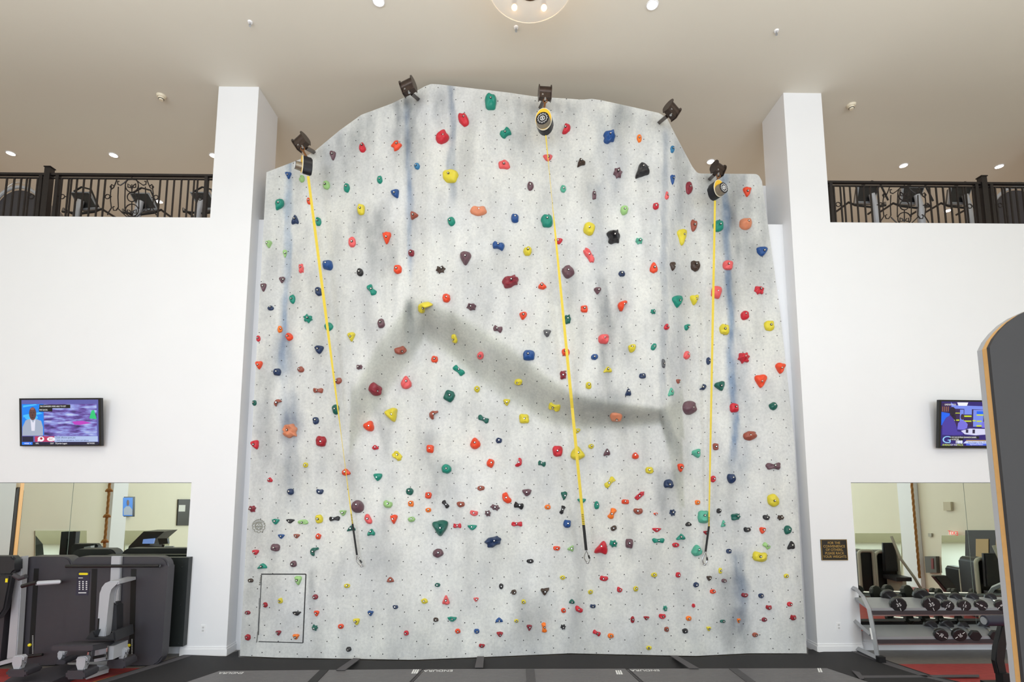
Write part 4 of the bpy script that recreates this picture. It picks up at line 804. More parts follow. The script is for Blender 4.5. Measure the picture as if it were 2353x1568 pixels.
bm = NB(); cyl(bm, c0+Vector((0, 0, -.03)), c0+Vector((0, 0, .45)), .018, 12); cyl(bm, c0+Vector((0, 0, .41)), c0+Vector((0, 0, .449)), .08, 20); cyl(bm, c0+Vector((0, 0, -.035)), c0+Vector((0, 0, -.025)), .125, 24); obj('stem', bm, BRZ, t, smooth=True)
for a in range(6):
    an = math.radians(a*60); q_ = c0+Vector((.38*math.cos(an), .38*math.sin(an), .05)); bm = NB(); cyl(bm, q_+Vector((0, 0, .03)), q_+Vector((0, 0, .09)), .03, 12); obj('lamp_socket', bm, BRZ, t)
    bm = NB(); sphere(bm, q_+Vector((0, 0, 0)), .036); obj('bulb', bm, mat('warm_bulb', (255, 205, 130), .5, emit=22), t, smooth=True)

# ================================================================ TELEVISIONS
def em(name, rgb, s=1.0):
    if name in _m: return _m[name]
    m_ = bpy.data.materials.new(name); m_.use_nodes = True; bb = m_.node_tree.nodes['Principled BSDF']
    bb.inputs['Base Color'].default_value = (0, 0, 0, 1); bb.inputs['Emission Color'].default_value = lin(rgb); bb.inputs['Emission Strength'].default_value = s; bb.inputs['Roughness'].default_value = .3
    _m[name] = m_; return m_
def blur_screen(name, cols, scale, stretch):
    m_ = bpy.data.materials.new(name); m_.use_nodes = True; q = m_.node_tree; bb = q.nodes['Principled BSDF']; bb.inputs['Base Color'].default_value = (0, 0, 0, 1)
    t1 = q.nodes.new('ShaderNodeTexCoord'); mp_ = q.nodes.new('ShaderNodeMapping'); mp_.inputs['Scale'].default_value = stretch; n1 = q.nodes.new('ShaderNodeTexNoise'); n1.inputs['Scale'].default_value = scale; n1.inputs['Detail'].default_value = 4
    r_ = q.nodes.new('ShaderNodeValToRGB'); q.links.new(t1.outputs['Object'], mp_.inputs[0]); q.links.new(mp_.outputs[0], n1.inputs[0]); q.links.new(n1.outputs[0], r_.inputs[0])
    e = r_.color_ramp; e.elements[0].position = .3; e.elements[0].color = lin(cols[0]); e.elements[1].position = .7; e.elements[1].color = lin(cols[-1])
    for i, c_ in enumerate(cols[1:-1]): el = e.elements.new(.3+.4*(i+1)/(len(cols)-1)); el.color = lin(c_)
    q.links.new(r_.outputs[0], bb.inputs['Emission Color']); bb.inputs['Emission Strength'].default_value = .9
    return m_
def tv(corner_px, label, W, Hh, tilt, yaw_):
    tl, tr, br, bl = corner_px; Y = -.12
    a, b_, c_, d_ = P(*tl, Y), P(*tr, Y), P(*br, Y), P(*bl, Y); cen = (a+b_+c_+d_)/4
    t = thing('television', label, 'television', cen, 'televisions on the lower walls')
    W = (b_-a).length if W is None else W; Hh = ((a-d_).length+(b_-c_).length)/2 if Hh is None else Hh
    M = Matrix.Translation(cen) @ Matrix.Rotation(math.radians(yaw_), 4, 'Z') @ Matrix.Rotation(math.radians(tilt), 4, 'X')
    def T(x, z, y=0): return M @ Vector((x*W/2, y, z*Hh/2))       # x,z in -1..1
    def q(bm, x0, z0, x1, z1, y=-.001, th=.001, mi=0): prism(bm, [T(x0, z0, y), T(x1, z0, y), T(x1, z1, y), T(x0, z1, y)], M.to_3x3() @ Vector((0, th, 0)), mi)
    bm = NB(); q(bm, -1, -1, 1, 1, 0, .045); obj('bezel', bm, mat('tv_bezel', (14, 14, 16), .25), t)
    bm = NB(); q(bm, -.2, -.25, .2, .25, .045, .12); obj('wall_mount', bm, BLACK, t)
    return t, T, q, M
s_ = 1
tvL, T, q, M = tv([(46, 915), (241, 917), (233, 1027), (32, 1024)], 'flat television on the left wall showing a suited speaker and blurred action', None, None, 7, -3)
def part(nm, m_, polys, par, y=-.002, th=.0008):
    bm = NB()
    for pts in polys: prism(bm, [T(x, z, y) for x, z in pts], M.to_3x3() @ Vector((0, th, 0)))
    return obj(nm, bm, m_, par)
def R4(x0, z0, x1, z1): return [(x0, z0), (x1, z0), (x1, z1), (x0, z1)]
def ell(cx, cz, rx, rz, n=18): return [(cx+rx*math.cos(2*PI*i/n), cz+rz*math.sin(2*PI*i/n)) for i in range(n)]
scr = part('screen', em('scr_violet', (98, 98, 178), .9), [R4(-.94, -.90, .94, .93)], tvL, -.002, .0015)
def sub(nm, m_, polys, y): return part(nm, m_, polys if T is TL else [[(max(-.95, x*.737-.337), z) for x, z in p] for p in polys], scr if T is TL else scr2, y)
TL = T
sub('studio_backdrop', em('scr_blue', (0, 130, 240)), [R4(-.93, -.55, -.40, .76)], -.003)
sub('backdrop_glow', em('scr_cyan', (70, 190, 250)), [[(-.9, .30), (-.5, .42), (-.42, .36), (-.9, .2)], [(-.9, .7), (-.6, .76), (-.55, .72), (-.9, .62)], ell(-.7, .2, .16, .12)], -.0034)
sub('action_picture', blur_screen('scr_blur', [(40, 30, 90), (110, 80, 170), (150, 160, 235), (200, 215, 250)], 5, (1, 1, 5)), [R4(-.39, -.58, .90, .75)], -.003)
sub('green_blur', em('scr_green', (40, 200, 120)), [[(.72, .15), (.78, .48), (.84, .5), (.90, .12)]], -.0034)
sub('magenta_blur', em('scr_mag', (190, 60, 190)), [[(.3, .02), (.55, .05), (.78, -.04), (.5, -.12), (.35, -.1)]], -.0034)
sub('suit', em('scr_suit', (165, 175, 195)), [[(-.93, -.56), (-.92, -.2), (-.84, .08), (-.70, .16), (-.60, .14), (-.46, .06), (-.42, -.2), (-.42, -.56)]], -.0040)
sub('shirt', em('scr_shirt', (225, 225, 240)), [[(-.72, .14), (-.66, -.02), (-.60, .14), (-.62, -.36), (-.70, -.36)]], -.0045)
sub('head', em('scr_skin', (96, 60, 58)), [ell(-.665, .36, .088, .27, 22)], -.0050)
sub('face', em('scr_skin_dark', (62, 38, 40)), [ell(-.70, .40, .022, .02), ell(-.635, .40, .022, .02), ell(-.668, .2, .04, .02), ell(-.668, .29, .018, .04)], -.0055)
sub('highlight', em('scr_high', (150, 90, 84)), [ell(-.67, .56, .05, .05)], -.0055)
sub('caption_bars', em('scr_black', (6, 6, 12)), [R4(-.50, .58, .26, .73), R4(-.51, .44, -.18, .58)], -.0045)
sub('ticker', em('scr_ticker', (178, 196, 236)), [R4(-.14, -.82, .92, -.59)], -.0045)
sub('ticker_dark', em('scr_tdark', (22, 20, 54)), [R4(-.95, -.95, .94, -.83), R4(-.93, -.82, -.66, -.59)], -.0042)
sub('ticker_magenta', em('scr_tmag', (190, 50, 96)), [R4(-.62, -.82, -.14, -.59)], -.0045)
sub('week_box', em('scr_week', (0, 120, 250)), [R4(-.94, -.94, -.68, -.83)], -.0048)
sub('round_logo', em('scr_white', (240, 240, 246)), [ell(-.47, -.70, .08, .11), ell(-.22, -.71, .10, .09), [(-.56, -.80), (-.52, -.80), (-.46, -.6), (-.5, -.6)]], -.0055)
sub('logo_mark', em('scr_lred', (180, 20, 50)), [ell(-.46, -.68, .03, .05)], -.006)
rt, upv = M.to_3x3() @ Vector((1, 0, 0)), M.to_3x3() @ Vector((0, 0, 1))
def tx(s, x, z, size, m_, par, al='LEFT', ws_=1, TT=None): text('caption_text', s, size, m_, rt, upv, (TT or T)(x, z, -.0068), par, al, .0003, wscale=ws_)
WT = em('scr_text_white', (245, 245, 245)); KT = em('scr_text_dark', (60, 70, 110))
tx('THE CHARGERS WERE ABLE TO GET', -.485, .655, .031, WT, scr, ws_=.80); tx('FIVE SACKS.', -.495, .51, .031, WT, scr, ws_=.80)
tx('Chiefs offensive game plan', -.11, -.65, .033, KT, scr, ws_=.88); tx('- WAS: 5th in total defense, 2nd in rush defense', -.11, -.765, .032, KT, scr, ws_=.82)
tx('KC', -.265, -.715, .045, em('scr_lred', (180, 20, 50)), scr, ws_=1); tx('WEEK 4', -.88, -.89, .03, WT, scr); tx('OUT   TE Jordan Leggett', -.24, -.89, .03, WT, scr, ws_=.85); tx('NETWORK', .66, -.89, .03, WT, scr, ws_=.8)
tx('NFL', -.60, -.89, .03, WT, scr)
tvR, T, q, M = tv([(2152, 920), (2349, 922), (2356, 1033), (2151, 1028)], 'flat television on the right wall, partly hidden by the tall board, showing a talk show', None, None, 7, 3)
rt, upv = M.to_3x3() @ Vector((1, 0, 0)), M.to_3x3() @ Vector((0, 0, 1))
scr2 = part('screen', em('scr2_blue', (44, 26, 120), .9), [R4(-.95, -.90, .95, .93)], tvR, -.002, .0015)
sub('studio_wall', em('scr2_dark', (50, 24, 80)), [R4(-.93, -.2, -.55, .88), R4(-.5, -.1, .5, .62)], -.003)
sub('studio_ceiling', em('scr2_lav', (120, 140, 235)), [[(-.52, .9), (-.42, .78), (.9, .74), (.9, .6), (-.35, .64), (-.5, .68)], R4(-.22, .1, -.1, .6), R4(-.08, .4, .17, .64), R4(.22, -.1, .55, .6)], -.0035)
sub('lit_panels', em('scr2_yel', (205, 225, 40)), [R4(-.5, .14, -.24, .19), R4(-.1, .30, .16, .36), R4(-.1, .10, .16, .15), R4(.2, .12, .30, .17), R4(.33, .36, .55, .41), R4(.33, .10, .5, .15), R4(.33, -.1, .5, -.04), R4(-.48, .44, -.22, .47)], -.0042)
sub('blue_panels', em('scr2_cblue', (20, 100, 240)), [R4(.33, .42, .55, .54), [(-.93, -.05), (-.93, .50), (-.55, .44), (-.62, 0)]], -.004)
sub('orange_bars', em('scr2_or', (170, 110, 60)), [R4(-.92+k*.06, .52, -.90+k*.06, .72) for k in range(6)], -.004)
sub('person_back', em('scr2_suit', (72, 56, 160)), [[(-.80, -.45), (-.80, 0), (-.68, .26), (-.55, .36), (-.42, .2), (-.34, -.06), (-.30, -.3), (-.1, -.34), (-.12, -.44), (-.4, -.46)]], -.0048)
sub('head_back', em('scr2_head', (30, 16, 44)), [ell(-.47, .52, .10, .19), [(-.5, .36), (-.36, .38), (-.34, .1), (-.42, .2)]], -.0052)
sub('person_front', em('scr2_suit2', (118, 112, 222)), [[(-.30, -.22), (-.28, .04), (-.18, .16), (-.05, .12), (.04, 0), (.02, -.16), (-.1, -.24)], [(.5, -.14), (.5, .04), (.58, .12), (.66, .06), (.7, -.16)]], -.0045)
sub('head_front', em('scr2_head2', (60, 34, 60)), [ell(-.14, .30, .06, .12), ell(.62, .22, .05, .12)], -.005)
sub('desk', em('scr2_desk', (215, 215, 245)), [[(-.18, -.28), (.1, -.18), (.9, -.2), (.9, -.4), (.3, -.46), (-.05, -.42)]], -.0049)
sub('cups', em('scr2_cup', (34, 22, 70)), [R4(-.02, -.36, .06, -.22), R4(.2, -.38, .28, -.22)], -.0055)
sub('caption_bars', em('scr_black', (6, 6, 12)), [R4(-.56, -.60, .42, -.50), R4(-.56, -.68, -.10, -.58)], -.0058)
sub('ticker', em('scr2_tick', (200, 210, 250)), [[(-.1, -.80), (-.02, -.70), (.95, -.70), (.95, -.80)], R4(-.3, -.80, -.12, -.68)], -.005)
sub('ticker_blue', em('scr2_tickb', (80, 110, 230)), [R4(0, -.88, .95, -.80)], -.005)
sub('ticker_gold', em('scr2_gold', (190, 150, 90)), [R4(0, -.70, .95, -.66)], -.0054)
WT2 = em('scr_text_white', (245, 245, 245)); YT = em('scr2_ytext', (215, 235, 60))
tx('UNDISPUTED', -.88, .80, .036, WT2, scr2, ws_=.85); sub('live_box', em('scr_white', (240, 240, 246)), [[(-.32, .90), (.04, .90), (.0, .76), (-.28, .76)]], -.0058)
tx('>> HE CAN OUTRUN SHANNON SHARPE.', -.74, -.55, .032, WT2, scr2, ws_=.72); tx('>> HE BETTER.', -.74, -.64, .032, WT2, scr2, ws_=.72)
tx('G', -.93, -.66, .15, em('scr2_glogo', (150, 205, 250)), scr2, ws_=1.4); tx('PM', -.60, -.75, .07, WT2, scr2, ws_=1.2)
tx('AHEAD', -.92, -.865, .042, YT, scr2, ws_=.95); tx('OF THE', -.72, -.865, .034, WT2, scr2, ws_=.9); tx('PACK', -.56, -.865, .042, YT, scr2, ws_=.95)
tx('Aaron Rodgers: 18-26, 179 Yds, 4 TDs', -.30, -.755, .03, KT, scr2, ws_=.85); tx('Improved to Packers', -.25, -.84, .03, WT2, scr2, ws_=.85)

# ================================================================ SIGN
p0, p1, p2, p3 = P(1884, 1240), P(1944, 1240), P(1948, 1288), P(1888, 1288)
cx, cz = (p0.x+p1.x+p2.x+p3.x)/4, (p0.z+p2.z)/2; wS, hS = p1.x-p0.x, p0.z-p3.z
t = thing('wall_sign', 'black sign with gold lettering about racking weights, right of the climbing wall', 'sign', (cx, 0, cz))
bm = NB(); box(bm, cx-wS/2, -.014, cz-hS/2, cx+wS/2, 0, cz+hS/2); obj('plaque', bm, mat('sign_black', (24, 20, 18), .35), t)
GOLD = mat('gold_print', (196, 160, 84), .4, .3)
bm = NB()
for (a, b_, c_, d_) in ((-1, -1, 1, -.975), (-1, .975, 1, 1), (-1, -1, -.975, 1), (.975, -1, 1, 1)): box(bm, cx+a*wS/2*.985, -.018, cz+b_*hS/2*.985, cx+c_*wS/2*.985, -.014, cz+d_*hS/2*.985)
obj('gold_border', bm, GOLD, t)
for i, s in enumerate(('For The', 'Convenience', 'Of Others,', 'Please Rack', 'Your Weights')):
    text('sign_text', s.upper(), .052, GOLD, (1, 0, 0), (0, 0, 1), (cx, -.0145, cz+hS*.33-i*hS*.165), t, wscale=.92)

# ================================================================ EXERCISE MACHINES, LEFT
bronze = None
def pt(bm, pts, r, Y, n=10): return tube(bm, [P(a[0], a[1], a[2] if len(a) > 2 else Y) for a in pts], r, n)
def slot(t, u0, v0, u1, v1, Y, lean=0):
    bm = NB(); w0 = (u1-u0)
    prism(bm, [P(u0+lean, v0, Y-.004), P(u1+lean, v0, Y-.004), P(u1, v1, Y-.004), P(u0, v1, Y-.004)], (0, .01, 0)); obj('weight_slot', bm, SLOT, t)
def stack(t, u, v0, v1, Y):
    bm = NB()
    for k in range(14):
        v = lerp(v0, v1, k/13); pbox(bm, u-1.2, v-.5, u+1.2, v+.5, Y-.008, .004)
    obj('weight_marks', bm, mat('white_print', (235, 235, 235), .5), t)
Y3 = -.45
base3 = PZ(266, 1524, 0)
t = thing('weight_machine', 'black leg press style weight machine with grey arched mast, nearest the left pier', 'exercise machine', (P(266, 1500, Y3).x, Y3, 0), 'black selectorised weight machines')
z0 = 0.004
def tower(t, u0, u1, vt, rad, Y, dep, nm='tower'):
    a = P(u0, 1400, Y).x; b_ = P(u1, 1400, Y).x; zt = P((u0+u1)/2, vt, Y).z; r = rad
    pts = []
    for (cx_, cz_, a0) in ((b_-r, zt-r, 0), (a+r, zt-r, 90), (a+r*.8, .02+r*.8, 180), (b_-r*.8, .02+r*.8, 270)):
        rr = r if a0 < 180 else r*.8
        for i in range(7): an = math.radians(a0+15*i); pts.append(Vector((cx_+rr*math.cos(an), Y, cz_+rr*math.sin(an))))
    bm = NB(); prism(bm, pts, (0, dep, 0), bevel=.02); box(bm, a+.2, Y+.04, .002, b_-.2, Y+dep-.04, .05)
    return obj(nm, bm, DARK, t, smooth=True)
tower(t, 153, 379, 1280, .14, Y3, .15, 'housing')
bm = NB(); pbox(bm, 200, 1282, 427, 1487, -.10, .095); box(bm, P(260, 1400, -.1).x, Y3+.15, .3, P(300, 1400, -.1).x, -.10, 1.2); rc = obj('rear_cover', bm, mat('rear_cover_dark', (38, 42, 42), .4), t)
for vv in (1304, 1391, 1480): 
    bm = NB(); p_ = P(418-(vv-1300)*.05, vv, -.104); cyl(bm, p_, p_+Vector((0, .006, 0)), .008, 8); obj('screw', bm, STEEL, rc)
bm = NB(); pt(bm, [(152, 1302), (366, 1301)], .022, Y3-.06); pt(bm, [(366, 1301, Y3-.06), (366, 1301, Y3)], .02, Y3); pt(bm, [(154, 1302, Y3-.06), (156, 1302, Y3)], .02, Y3); obj('cross_bar', bm, BLACK, t, smooth=True)
slot(t, 205, 1308, 217, 1462, Y3, 6); slot(t, 296, 1308, 308, 1510, Y3, 5)
stack(t, 303, 1470, 1503, Y3); bm = NB(); sphere(bm, P(296, 1484, Y3-.02), .022); obj('selector_knob', bm, YEL, t, smooth=True)
bm = NB(); pbox(bm, 176, 1314, 204, 1369, Y3-.006, .006); lbl = obj('instruction_label', bm, mat('label_dark', (50, 48, 66), .4), t)
bm = NB(); pp(bm, rounded(181, 1317, 202, 1322, 2.4, 3), Y3-.009, .003); obj('yellow_badge', bm, YEL, lbl)
bm = NB()
for r_ in range(5):
    for c_ in range(3): pbox(bm, 181+c_*8, 1336+r_*4.4, 184+c_*8, 1338.6+r_*4.4, Y3-.009, .003)
pbox(bm, 180, 1328, 190, 1329.5, Y3-.009, .003); pbox(bm, 180, 1362, 198, 1364, Y3-.009, .003)
obj('figure_print', bm, mat('white_print', (235, 235, 235), .5), lbl)
bm = NB(); pp(bm, [(255, 1279), (277, 1279), (272, 1386), (250, 1386)], Y3-.05, .05, bevel=.008); obj('mast', bm, GREY, t)
outer = [(272, 1336), (252, 1336), (240, 1341), (232, 1351), (229, 1364), (225, 1420), (222, 1468), (241, 1468), (246, 1420), (250, 1366), (254, 1354), (262, 1346), (272, 1343)]
bm = NB(); pp(bm, outer, Y3-.45, .12, bevel=.012); pp(bm, [(252, 1336), (272, 1336), (272, 1343), (262, 1346)], Y3-.34, .33); obj('arched_arm', bm, GREY, t, smooth=True)
bm = NB(); pp(bm, [(225, 1422), (228, 1422), (225, 1466), (222, 1466)], Y3-.456, .006); obj('height_scale', bm, SLOT, t)
bm = NB(); pp(bm, rounded(248, 1386, 268, 1474, 6), Y3-.35, .12, bevel=.02); obj('backrest', bm, PAD, t, smooth=True)
bm = NB(); pt(bm, [(255, 1368), (254, 1388)], .012, Y3-.3); obj('adjuster_rod', bm, CHROME, t)
bm = NB(); pp(bm, [(194, 1471), (208, 1452), (218, 1451), (212, 1468), (250, 1469), (254, 1452), (263, 1451), (265, 1474)], Y3-.55, .35, bevel=.015); obj('seat', bm, PAD, t, smooth=True)
bm = NB(); y0 = Y3-.95
prism(bm, [P(119, 1483, y0), P(214, 1483, y0), P(265, 1474, Y3-.3), P(172, 1473, Y3-.3)], (0, 0, -.07), bevel=.01); obj('foot_platform', bm, DARK, t)
bm = NB(); pp(bm, [(219, 1488), (262, 1485), (260, 1516), (216, 1522)], Y3-.5, .25); obj('seat_support', bm, GREY, t)
bm = NB(); pt(bm, [(248, 1484), (246, 1516)], .014, Y3-.52); pt(bm, [(206, 1498), (205, 1507)], .022, Y3-.62); obj('seat_spring', bm, CHROME, t)
bm = NB(); pt(bm, [(215, 1512), (241, 1507)], .018, Y3-.6); obj('release_lever', bm, BLACK, t, smooth=True)
bm = NB(); prism(bm, [PZ(6, 1568, .10), PZ(120, 1568, .10), PZ(208, 1529, .10), PZ(150, 1527, .10), PZ(40, 1546, .10)], (0, 0, -.097), bevel=.01); obj('base_cover', bm, DARK, t)
bm = NB(); prism(bm, [PZ(196, 1545, .08), PZ(246, 1528, .08), PZ(250, 1537, .08), PZ(198, 1553, .08)], (0, 0, -.05)); prism(bm, [PZ(155, 1524, .08), PZ(250, 1520, .08), PZ(252, 1530, .08), PZ(160, 1530, .08)], (0, 0, -.05)); obj('base_beam', bm, GREY, t)
for (u0, v0, u1, v1, ub0, vb0, ub1, vb1, Y) in ((269, 1489, 291, 1519, 246, 1516, 288, 1537, Y3-.35), (173, 1509, 200, 1543, 151, 1542, 195, 1562, Y3-.85), (26, 1507, 54, 1541, 14, 1540, 60, 1556, Y3-.85), (130, 1495, 147, 1520, 126, 1518, 150, 1528, Y3-.4)):
    bm = NB(); pp(bm, [(u0+3, v1), (u0+4, (v0+v1)/2+2), (u0, v0+8), (u0+4, v0+2), (u1-5, v0), (u1, v0+5), (u1-2, v0+12), (u1-7, (v0+v1)/2+2), (u1-8, v1)], Y, .07, bevel=.012); ft = obj('foot_roller', bm, GREY, t, smooth=True)
    bm = NB(); pp(bm, rounded(ub0, vb0, ub1, vb1, 5), Y-.03, .22, bevel=.02); obj('roller_base', bm, DARK, t, smooth=True)
Y2 = -.42
t = thing('weight_machine', 'black weight machine with silver handles, between its two neighbours', 'exercise machine', (P(100, 1500, Y2).x, Y2, 0), 'black selectorised weight machines')
tower(t, 38, 154, 1280, .12, Y2, .2, 'housing')
slot(t, 66, 1307, 77, 1504, Y2, 12); stack(t, 75, 1462, 1502, Y2); bm = NB(); sphere(bm, P(68, 1483, Y2-.02), .022); obj('selector_knob', bm, YEL, t, smooth=True)
bm = NB(); pt(bm, [(136, 1338, Y2), (134, 1338, Y2-.35), (84, 1341, Y2-.4)], .028, Y2, 12); hd = obj('lever_arm', bm, GREY, t, smooth=True)
bm = NB(); pt(bm, [(84, 1339), (68, 1343), (51, 1348)], .026, Y2-.42, 10); obj('hand_grip', bm, BLACK, hd, smooth=True)
bm = NB(); pt(bm, [(60, 1325), (45, 1330), (32, 1322)], .030, Y2-.3, 10); obj('hand_grip', bm, DARK, t, smooth=True)
bm = NB(); pp(bm, [(34, 1282), (52, 1279), (37, 1515), (14, 1515)], Y2-.12, .10, bevel=.01); obj('mast', bm, GREY, t)
bm = NB(); pt(bm, [(66, 1510), (98, 1505)], .018, Y2-.1); obj('release_lever', bm, BLACK, t, smooth=True)
bm = NB(); pp(bm, [(0, 1521), (30, 1513), (30, 1522), (0, 1530)], Y2-.4, .15); obj('base_beam', bm, GREY, t)
Y1 = -.60
t = thing('weight_machine', 'black padded weight machine cut off by the left edge of the photo', 'exercise machine', (P(-10, 1500, Y1).x, Y1, 0), 'black selectorised weight machines')
tower(t, -90, 12, 1318, .08, Y1+.1, .3, 'housing')
bm = NB(); pp(bm, rounded(-40, 1279, 33, 1319, 9), Y1-.08, .12, bevel=.025); obj('head_pad', bm, PAD, t, smooth=True)
bm = NB(); pp(bm, [(-30, 1321), (22, 1321), (24, 1328), (10, 1400), (-6, 1424), (-30, 1424)], Y1-.1, .1, bevel=.02); obj('back_pad', bm, PAD, t, smooth=True)
bm = NB(); pbox(bm, 12, 1330, 17, 1339, Y1-.108, .01); obj('yellow_tag', bm, YEL, t)
bm = NB(); pp(bm, [(0, 1318), (24, 1321), (25, 1328), (20, 1330), (0, 1324)], Y1-.04, .12); obj('pad_bracket', bm, SILVER, t)

# ================================================================ DUMBBELL RACK, RIGHT
YF = -.42
t = thing('dumbbell_rack', 'silver two tier dumbbell rack standing before the right mirror', 'rack', (P(2150, 1500, YF).x, YF, 0))
XR0 = P(1990, 1450, YF+.2).x; XR1 = P(2400, 1450, YF+.1).x
def sideframe(x):
    bm = NB(); w = .05
    def seg(pts, r=.03): tube(bm, [Vector((x, y, z)) for y, z in pts], r, 4)
    seg([(YF+.48, .04), (YF+.46, .95)], .035)
    seg([(YF+.46, .93), (YF+.34, .92), (YF+.2, .84), (YF+.1, .7), (YF+.04, .4), (YF+.0, .06)], .035)
    seg([(YF+.46, .46), (YF+.1, .34)], .03); seg([(YF+.50, .05), (YF-.04, .05)], .04)
    obj('side_frame', bm, SILVER, t)
    bm = NB(); box(bm, x-.045, YF-.10, .004, x+.045, YF-.03, .10); obj('foot_cap', bm, BLACK, t)
sideframe(XR0); sideframe(XR1)
bm = NB(); tube(bm, [Vector((XR0-.035, YF+.03, .30)), Vector((XR0-.04, YF+.05, .45))], .012, 6); obj('maker_badge', bm, mat('white_print', (235, 235, 235), .5), t)
ZT, ZB = P(2150, 1400, YF+.1).z, P(2150, 1466, YF+.05).z
for z, y in ((ZT, YF+.10), (ZB, YF+.05)):
    bm = NB(); prism(bm, [(XR0, y, z-.02), (XR0, y, z+.015), (XR0, y+.30, z+.10), (XR0, y+.30, z+.065)], (XR1-XR0, 0, 0)); obj('tray', bm, SILVER, t)
    bm = NB(); box(bm, XR0, y-.02, z-.075, XR1, y+.02, z-.02); obj('front_rail', bm, mat('rail_dark', (70, 66, 70), .4, .3), t)
    bm = NB(); box(bm, XR0, y-.024, z-.09, XR1, y+.01, z-.074); obj('lower_strip', bm, STEEL, t)
DBK = mat('dumbbell_black', (26, 25, 27), .38, var=.08)
def dumbbell(back, front, dia, num, lab, hexa=False, Yf=None, rotn=0):
    Yf = Yf if Yf is not None else YF+.06
    f = P(front[0], front[1], Yf); b_ = P(back[0], back[1], Yf+.30); r = dia*.0062/2
    b_ = Vector((b_.x, b_.y, f.z+.05)); ax = (b_-f).normalized(); L_ = .30
    t2 = thing('dumbbell', lab, 'dumbbell', f+ax*.15, 'dumbbells on the rack')
    hw = max(.05, r*.62); n = 6 if hexa else 12
    def head(c_, nm):
        bm = NB(); tube(bm, [c_-ax*hw*.5, c_-ax*hw*.38, c_+ax*hw*.38, c_+ax*hw*.5], [r*.88, r, r, r*.88], n if hexa else 12); return obj(nm, bm, DBK, t2)
    h1_ = head(f, 'head'); head(f+ax*L_, 'head')
    bm = NB(); tube(bm, [f+ax*hw*.4, f+ax*(L_-hw*.4)], .016, 10); obj('handle', bm, CHROME, t2, smooth=True)
    if num:
        n_ = -ax; rt_ = Vector((-n_.y, n_.x, 0)).normalized(); up_ = n_.cross(rt_).normalized() if False else Vector((0, 0, 1))
        rt_ = up_.cross(n_).normalized(); up_ = n_.cross(rt_).normalized()
        an = math.radians(rotn); ra = rt_*math.cos(an)+up_*math.sin(an); ua = -rt_*math.sin(an)+up_*math.cos(an)
        ce = f+n_*(hw*.5+.0015)
        text('number', num, r*.62, WP_, ra, ua, ce, h1_)
        bm = NB()
        for s in (-1, 1): tube(bm, [ce+ua*s*r*.42-ra*r*.02, ce+ua*s*r*.82-ra*r*.02], .004, 4)
        obj('white_line', bm, WP_, h1_)
TOP = [((2041, 1375), (2063, 1389), 34, '35', 'large round black dumbbell on the top tier, nearest the left frame', 20), ((2116, 1375), (2138.4, 1388), 36, '35', 'largest round black dumbbell on the top tier, second from the left frame', 20), ((2160, 1377), (2177, 1391.6), 25, '15', 'small round dumbbell on the top tier, right beside the largest one', -30),
       ((2194, 1378), (2214.6, 1391.6), 26, '12', 'small round dumbbell on the top tier, fourth from the left frame', -12), ((2232.6, 1379.6), (2253.5, 1390.8), 25, '8', 'small round dumbbell on the top tier, fifth from the left frame', 60), ((2273.7, 1378.8), (2298.5, 1390.8), 23.5, '8', 'small round dumbbell on the top tier, next to the tall board', -35)]
for b_, f, d, n_, lab, ro in TOP: dumbbell(b_, f, d, n_, lab, False, YF+.10, ro)
for b_, f, d, n_, lab, hx, ro in (((2137, 1447), (2161.5, 1459), 28, '20', 'round black dumbbell on the lower tier, farthest left', False, 60), ((2174, 1446), (2203.5, 1459), 29, '20', 'round black dumbbell on the lower tier, second from left', False, -50), ((2212, 1446), (2240, 1461), 25, None, 'plain hexagonal dumbbell on the lower tier, right of the round ones', True, 0), ((2258, 1445.6), (2286.5, 1461), 25, None, 'plain hexagonal dumbbell on the lower tier, behind the black roller stand', True, 0)):
    dumbbell(b_, f, d, n_, lab, hx, YF+.03, ro)

# roller pad stand of a bench, in front of the rack
Yp = -1.6
t = thing('roller_stand', 'black bench roller pad on a bent black frame beside the tall board', 'exercise machine', (P(2300, 1560, Yp).x, Yp, 0))
bm = NB(); a, b_ = P(2262, 1427, Yp), P(2322, 1426, Yp); cyl(bm, a, b_, .062, 24); obj('roller_pad', bm, mat('navy_pad', (40, 42, 58), .45), t, smooth=True)
bm = NB(); cyl(bm, a+Vector((-.012, 0, 0)), a+Vector((.005, 0, 0)), .045, 20); obj('end_cap', bm, STEEL, t)
bm = NB(); pp(bm, [(2303, 1438), (2318, 1436), (2312, 1490), (2306, 1520), (2316, 1552), (2296, 1552), (2288, 1520), (2292, 1490)], Yp+.02, .07, bevel=.01)
f0 = P(2305, 1550, Yp+.03); box(bm, f0.x-.05, Yp-.02, .12, f0.x+.05, Yp+.08, f0.z+.02); obj('upright', bm, BLACK, t)
bm = NB(); box(bm, P(2272, 1560, Yp).x, Yp-.08, .004, P(2345, 1560, Yp).x, Yp+.12, .14); obj('base', bm, BLACK, t)

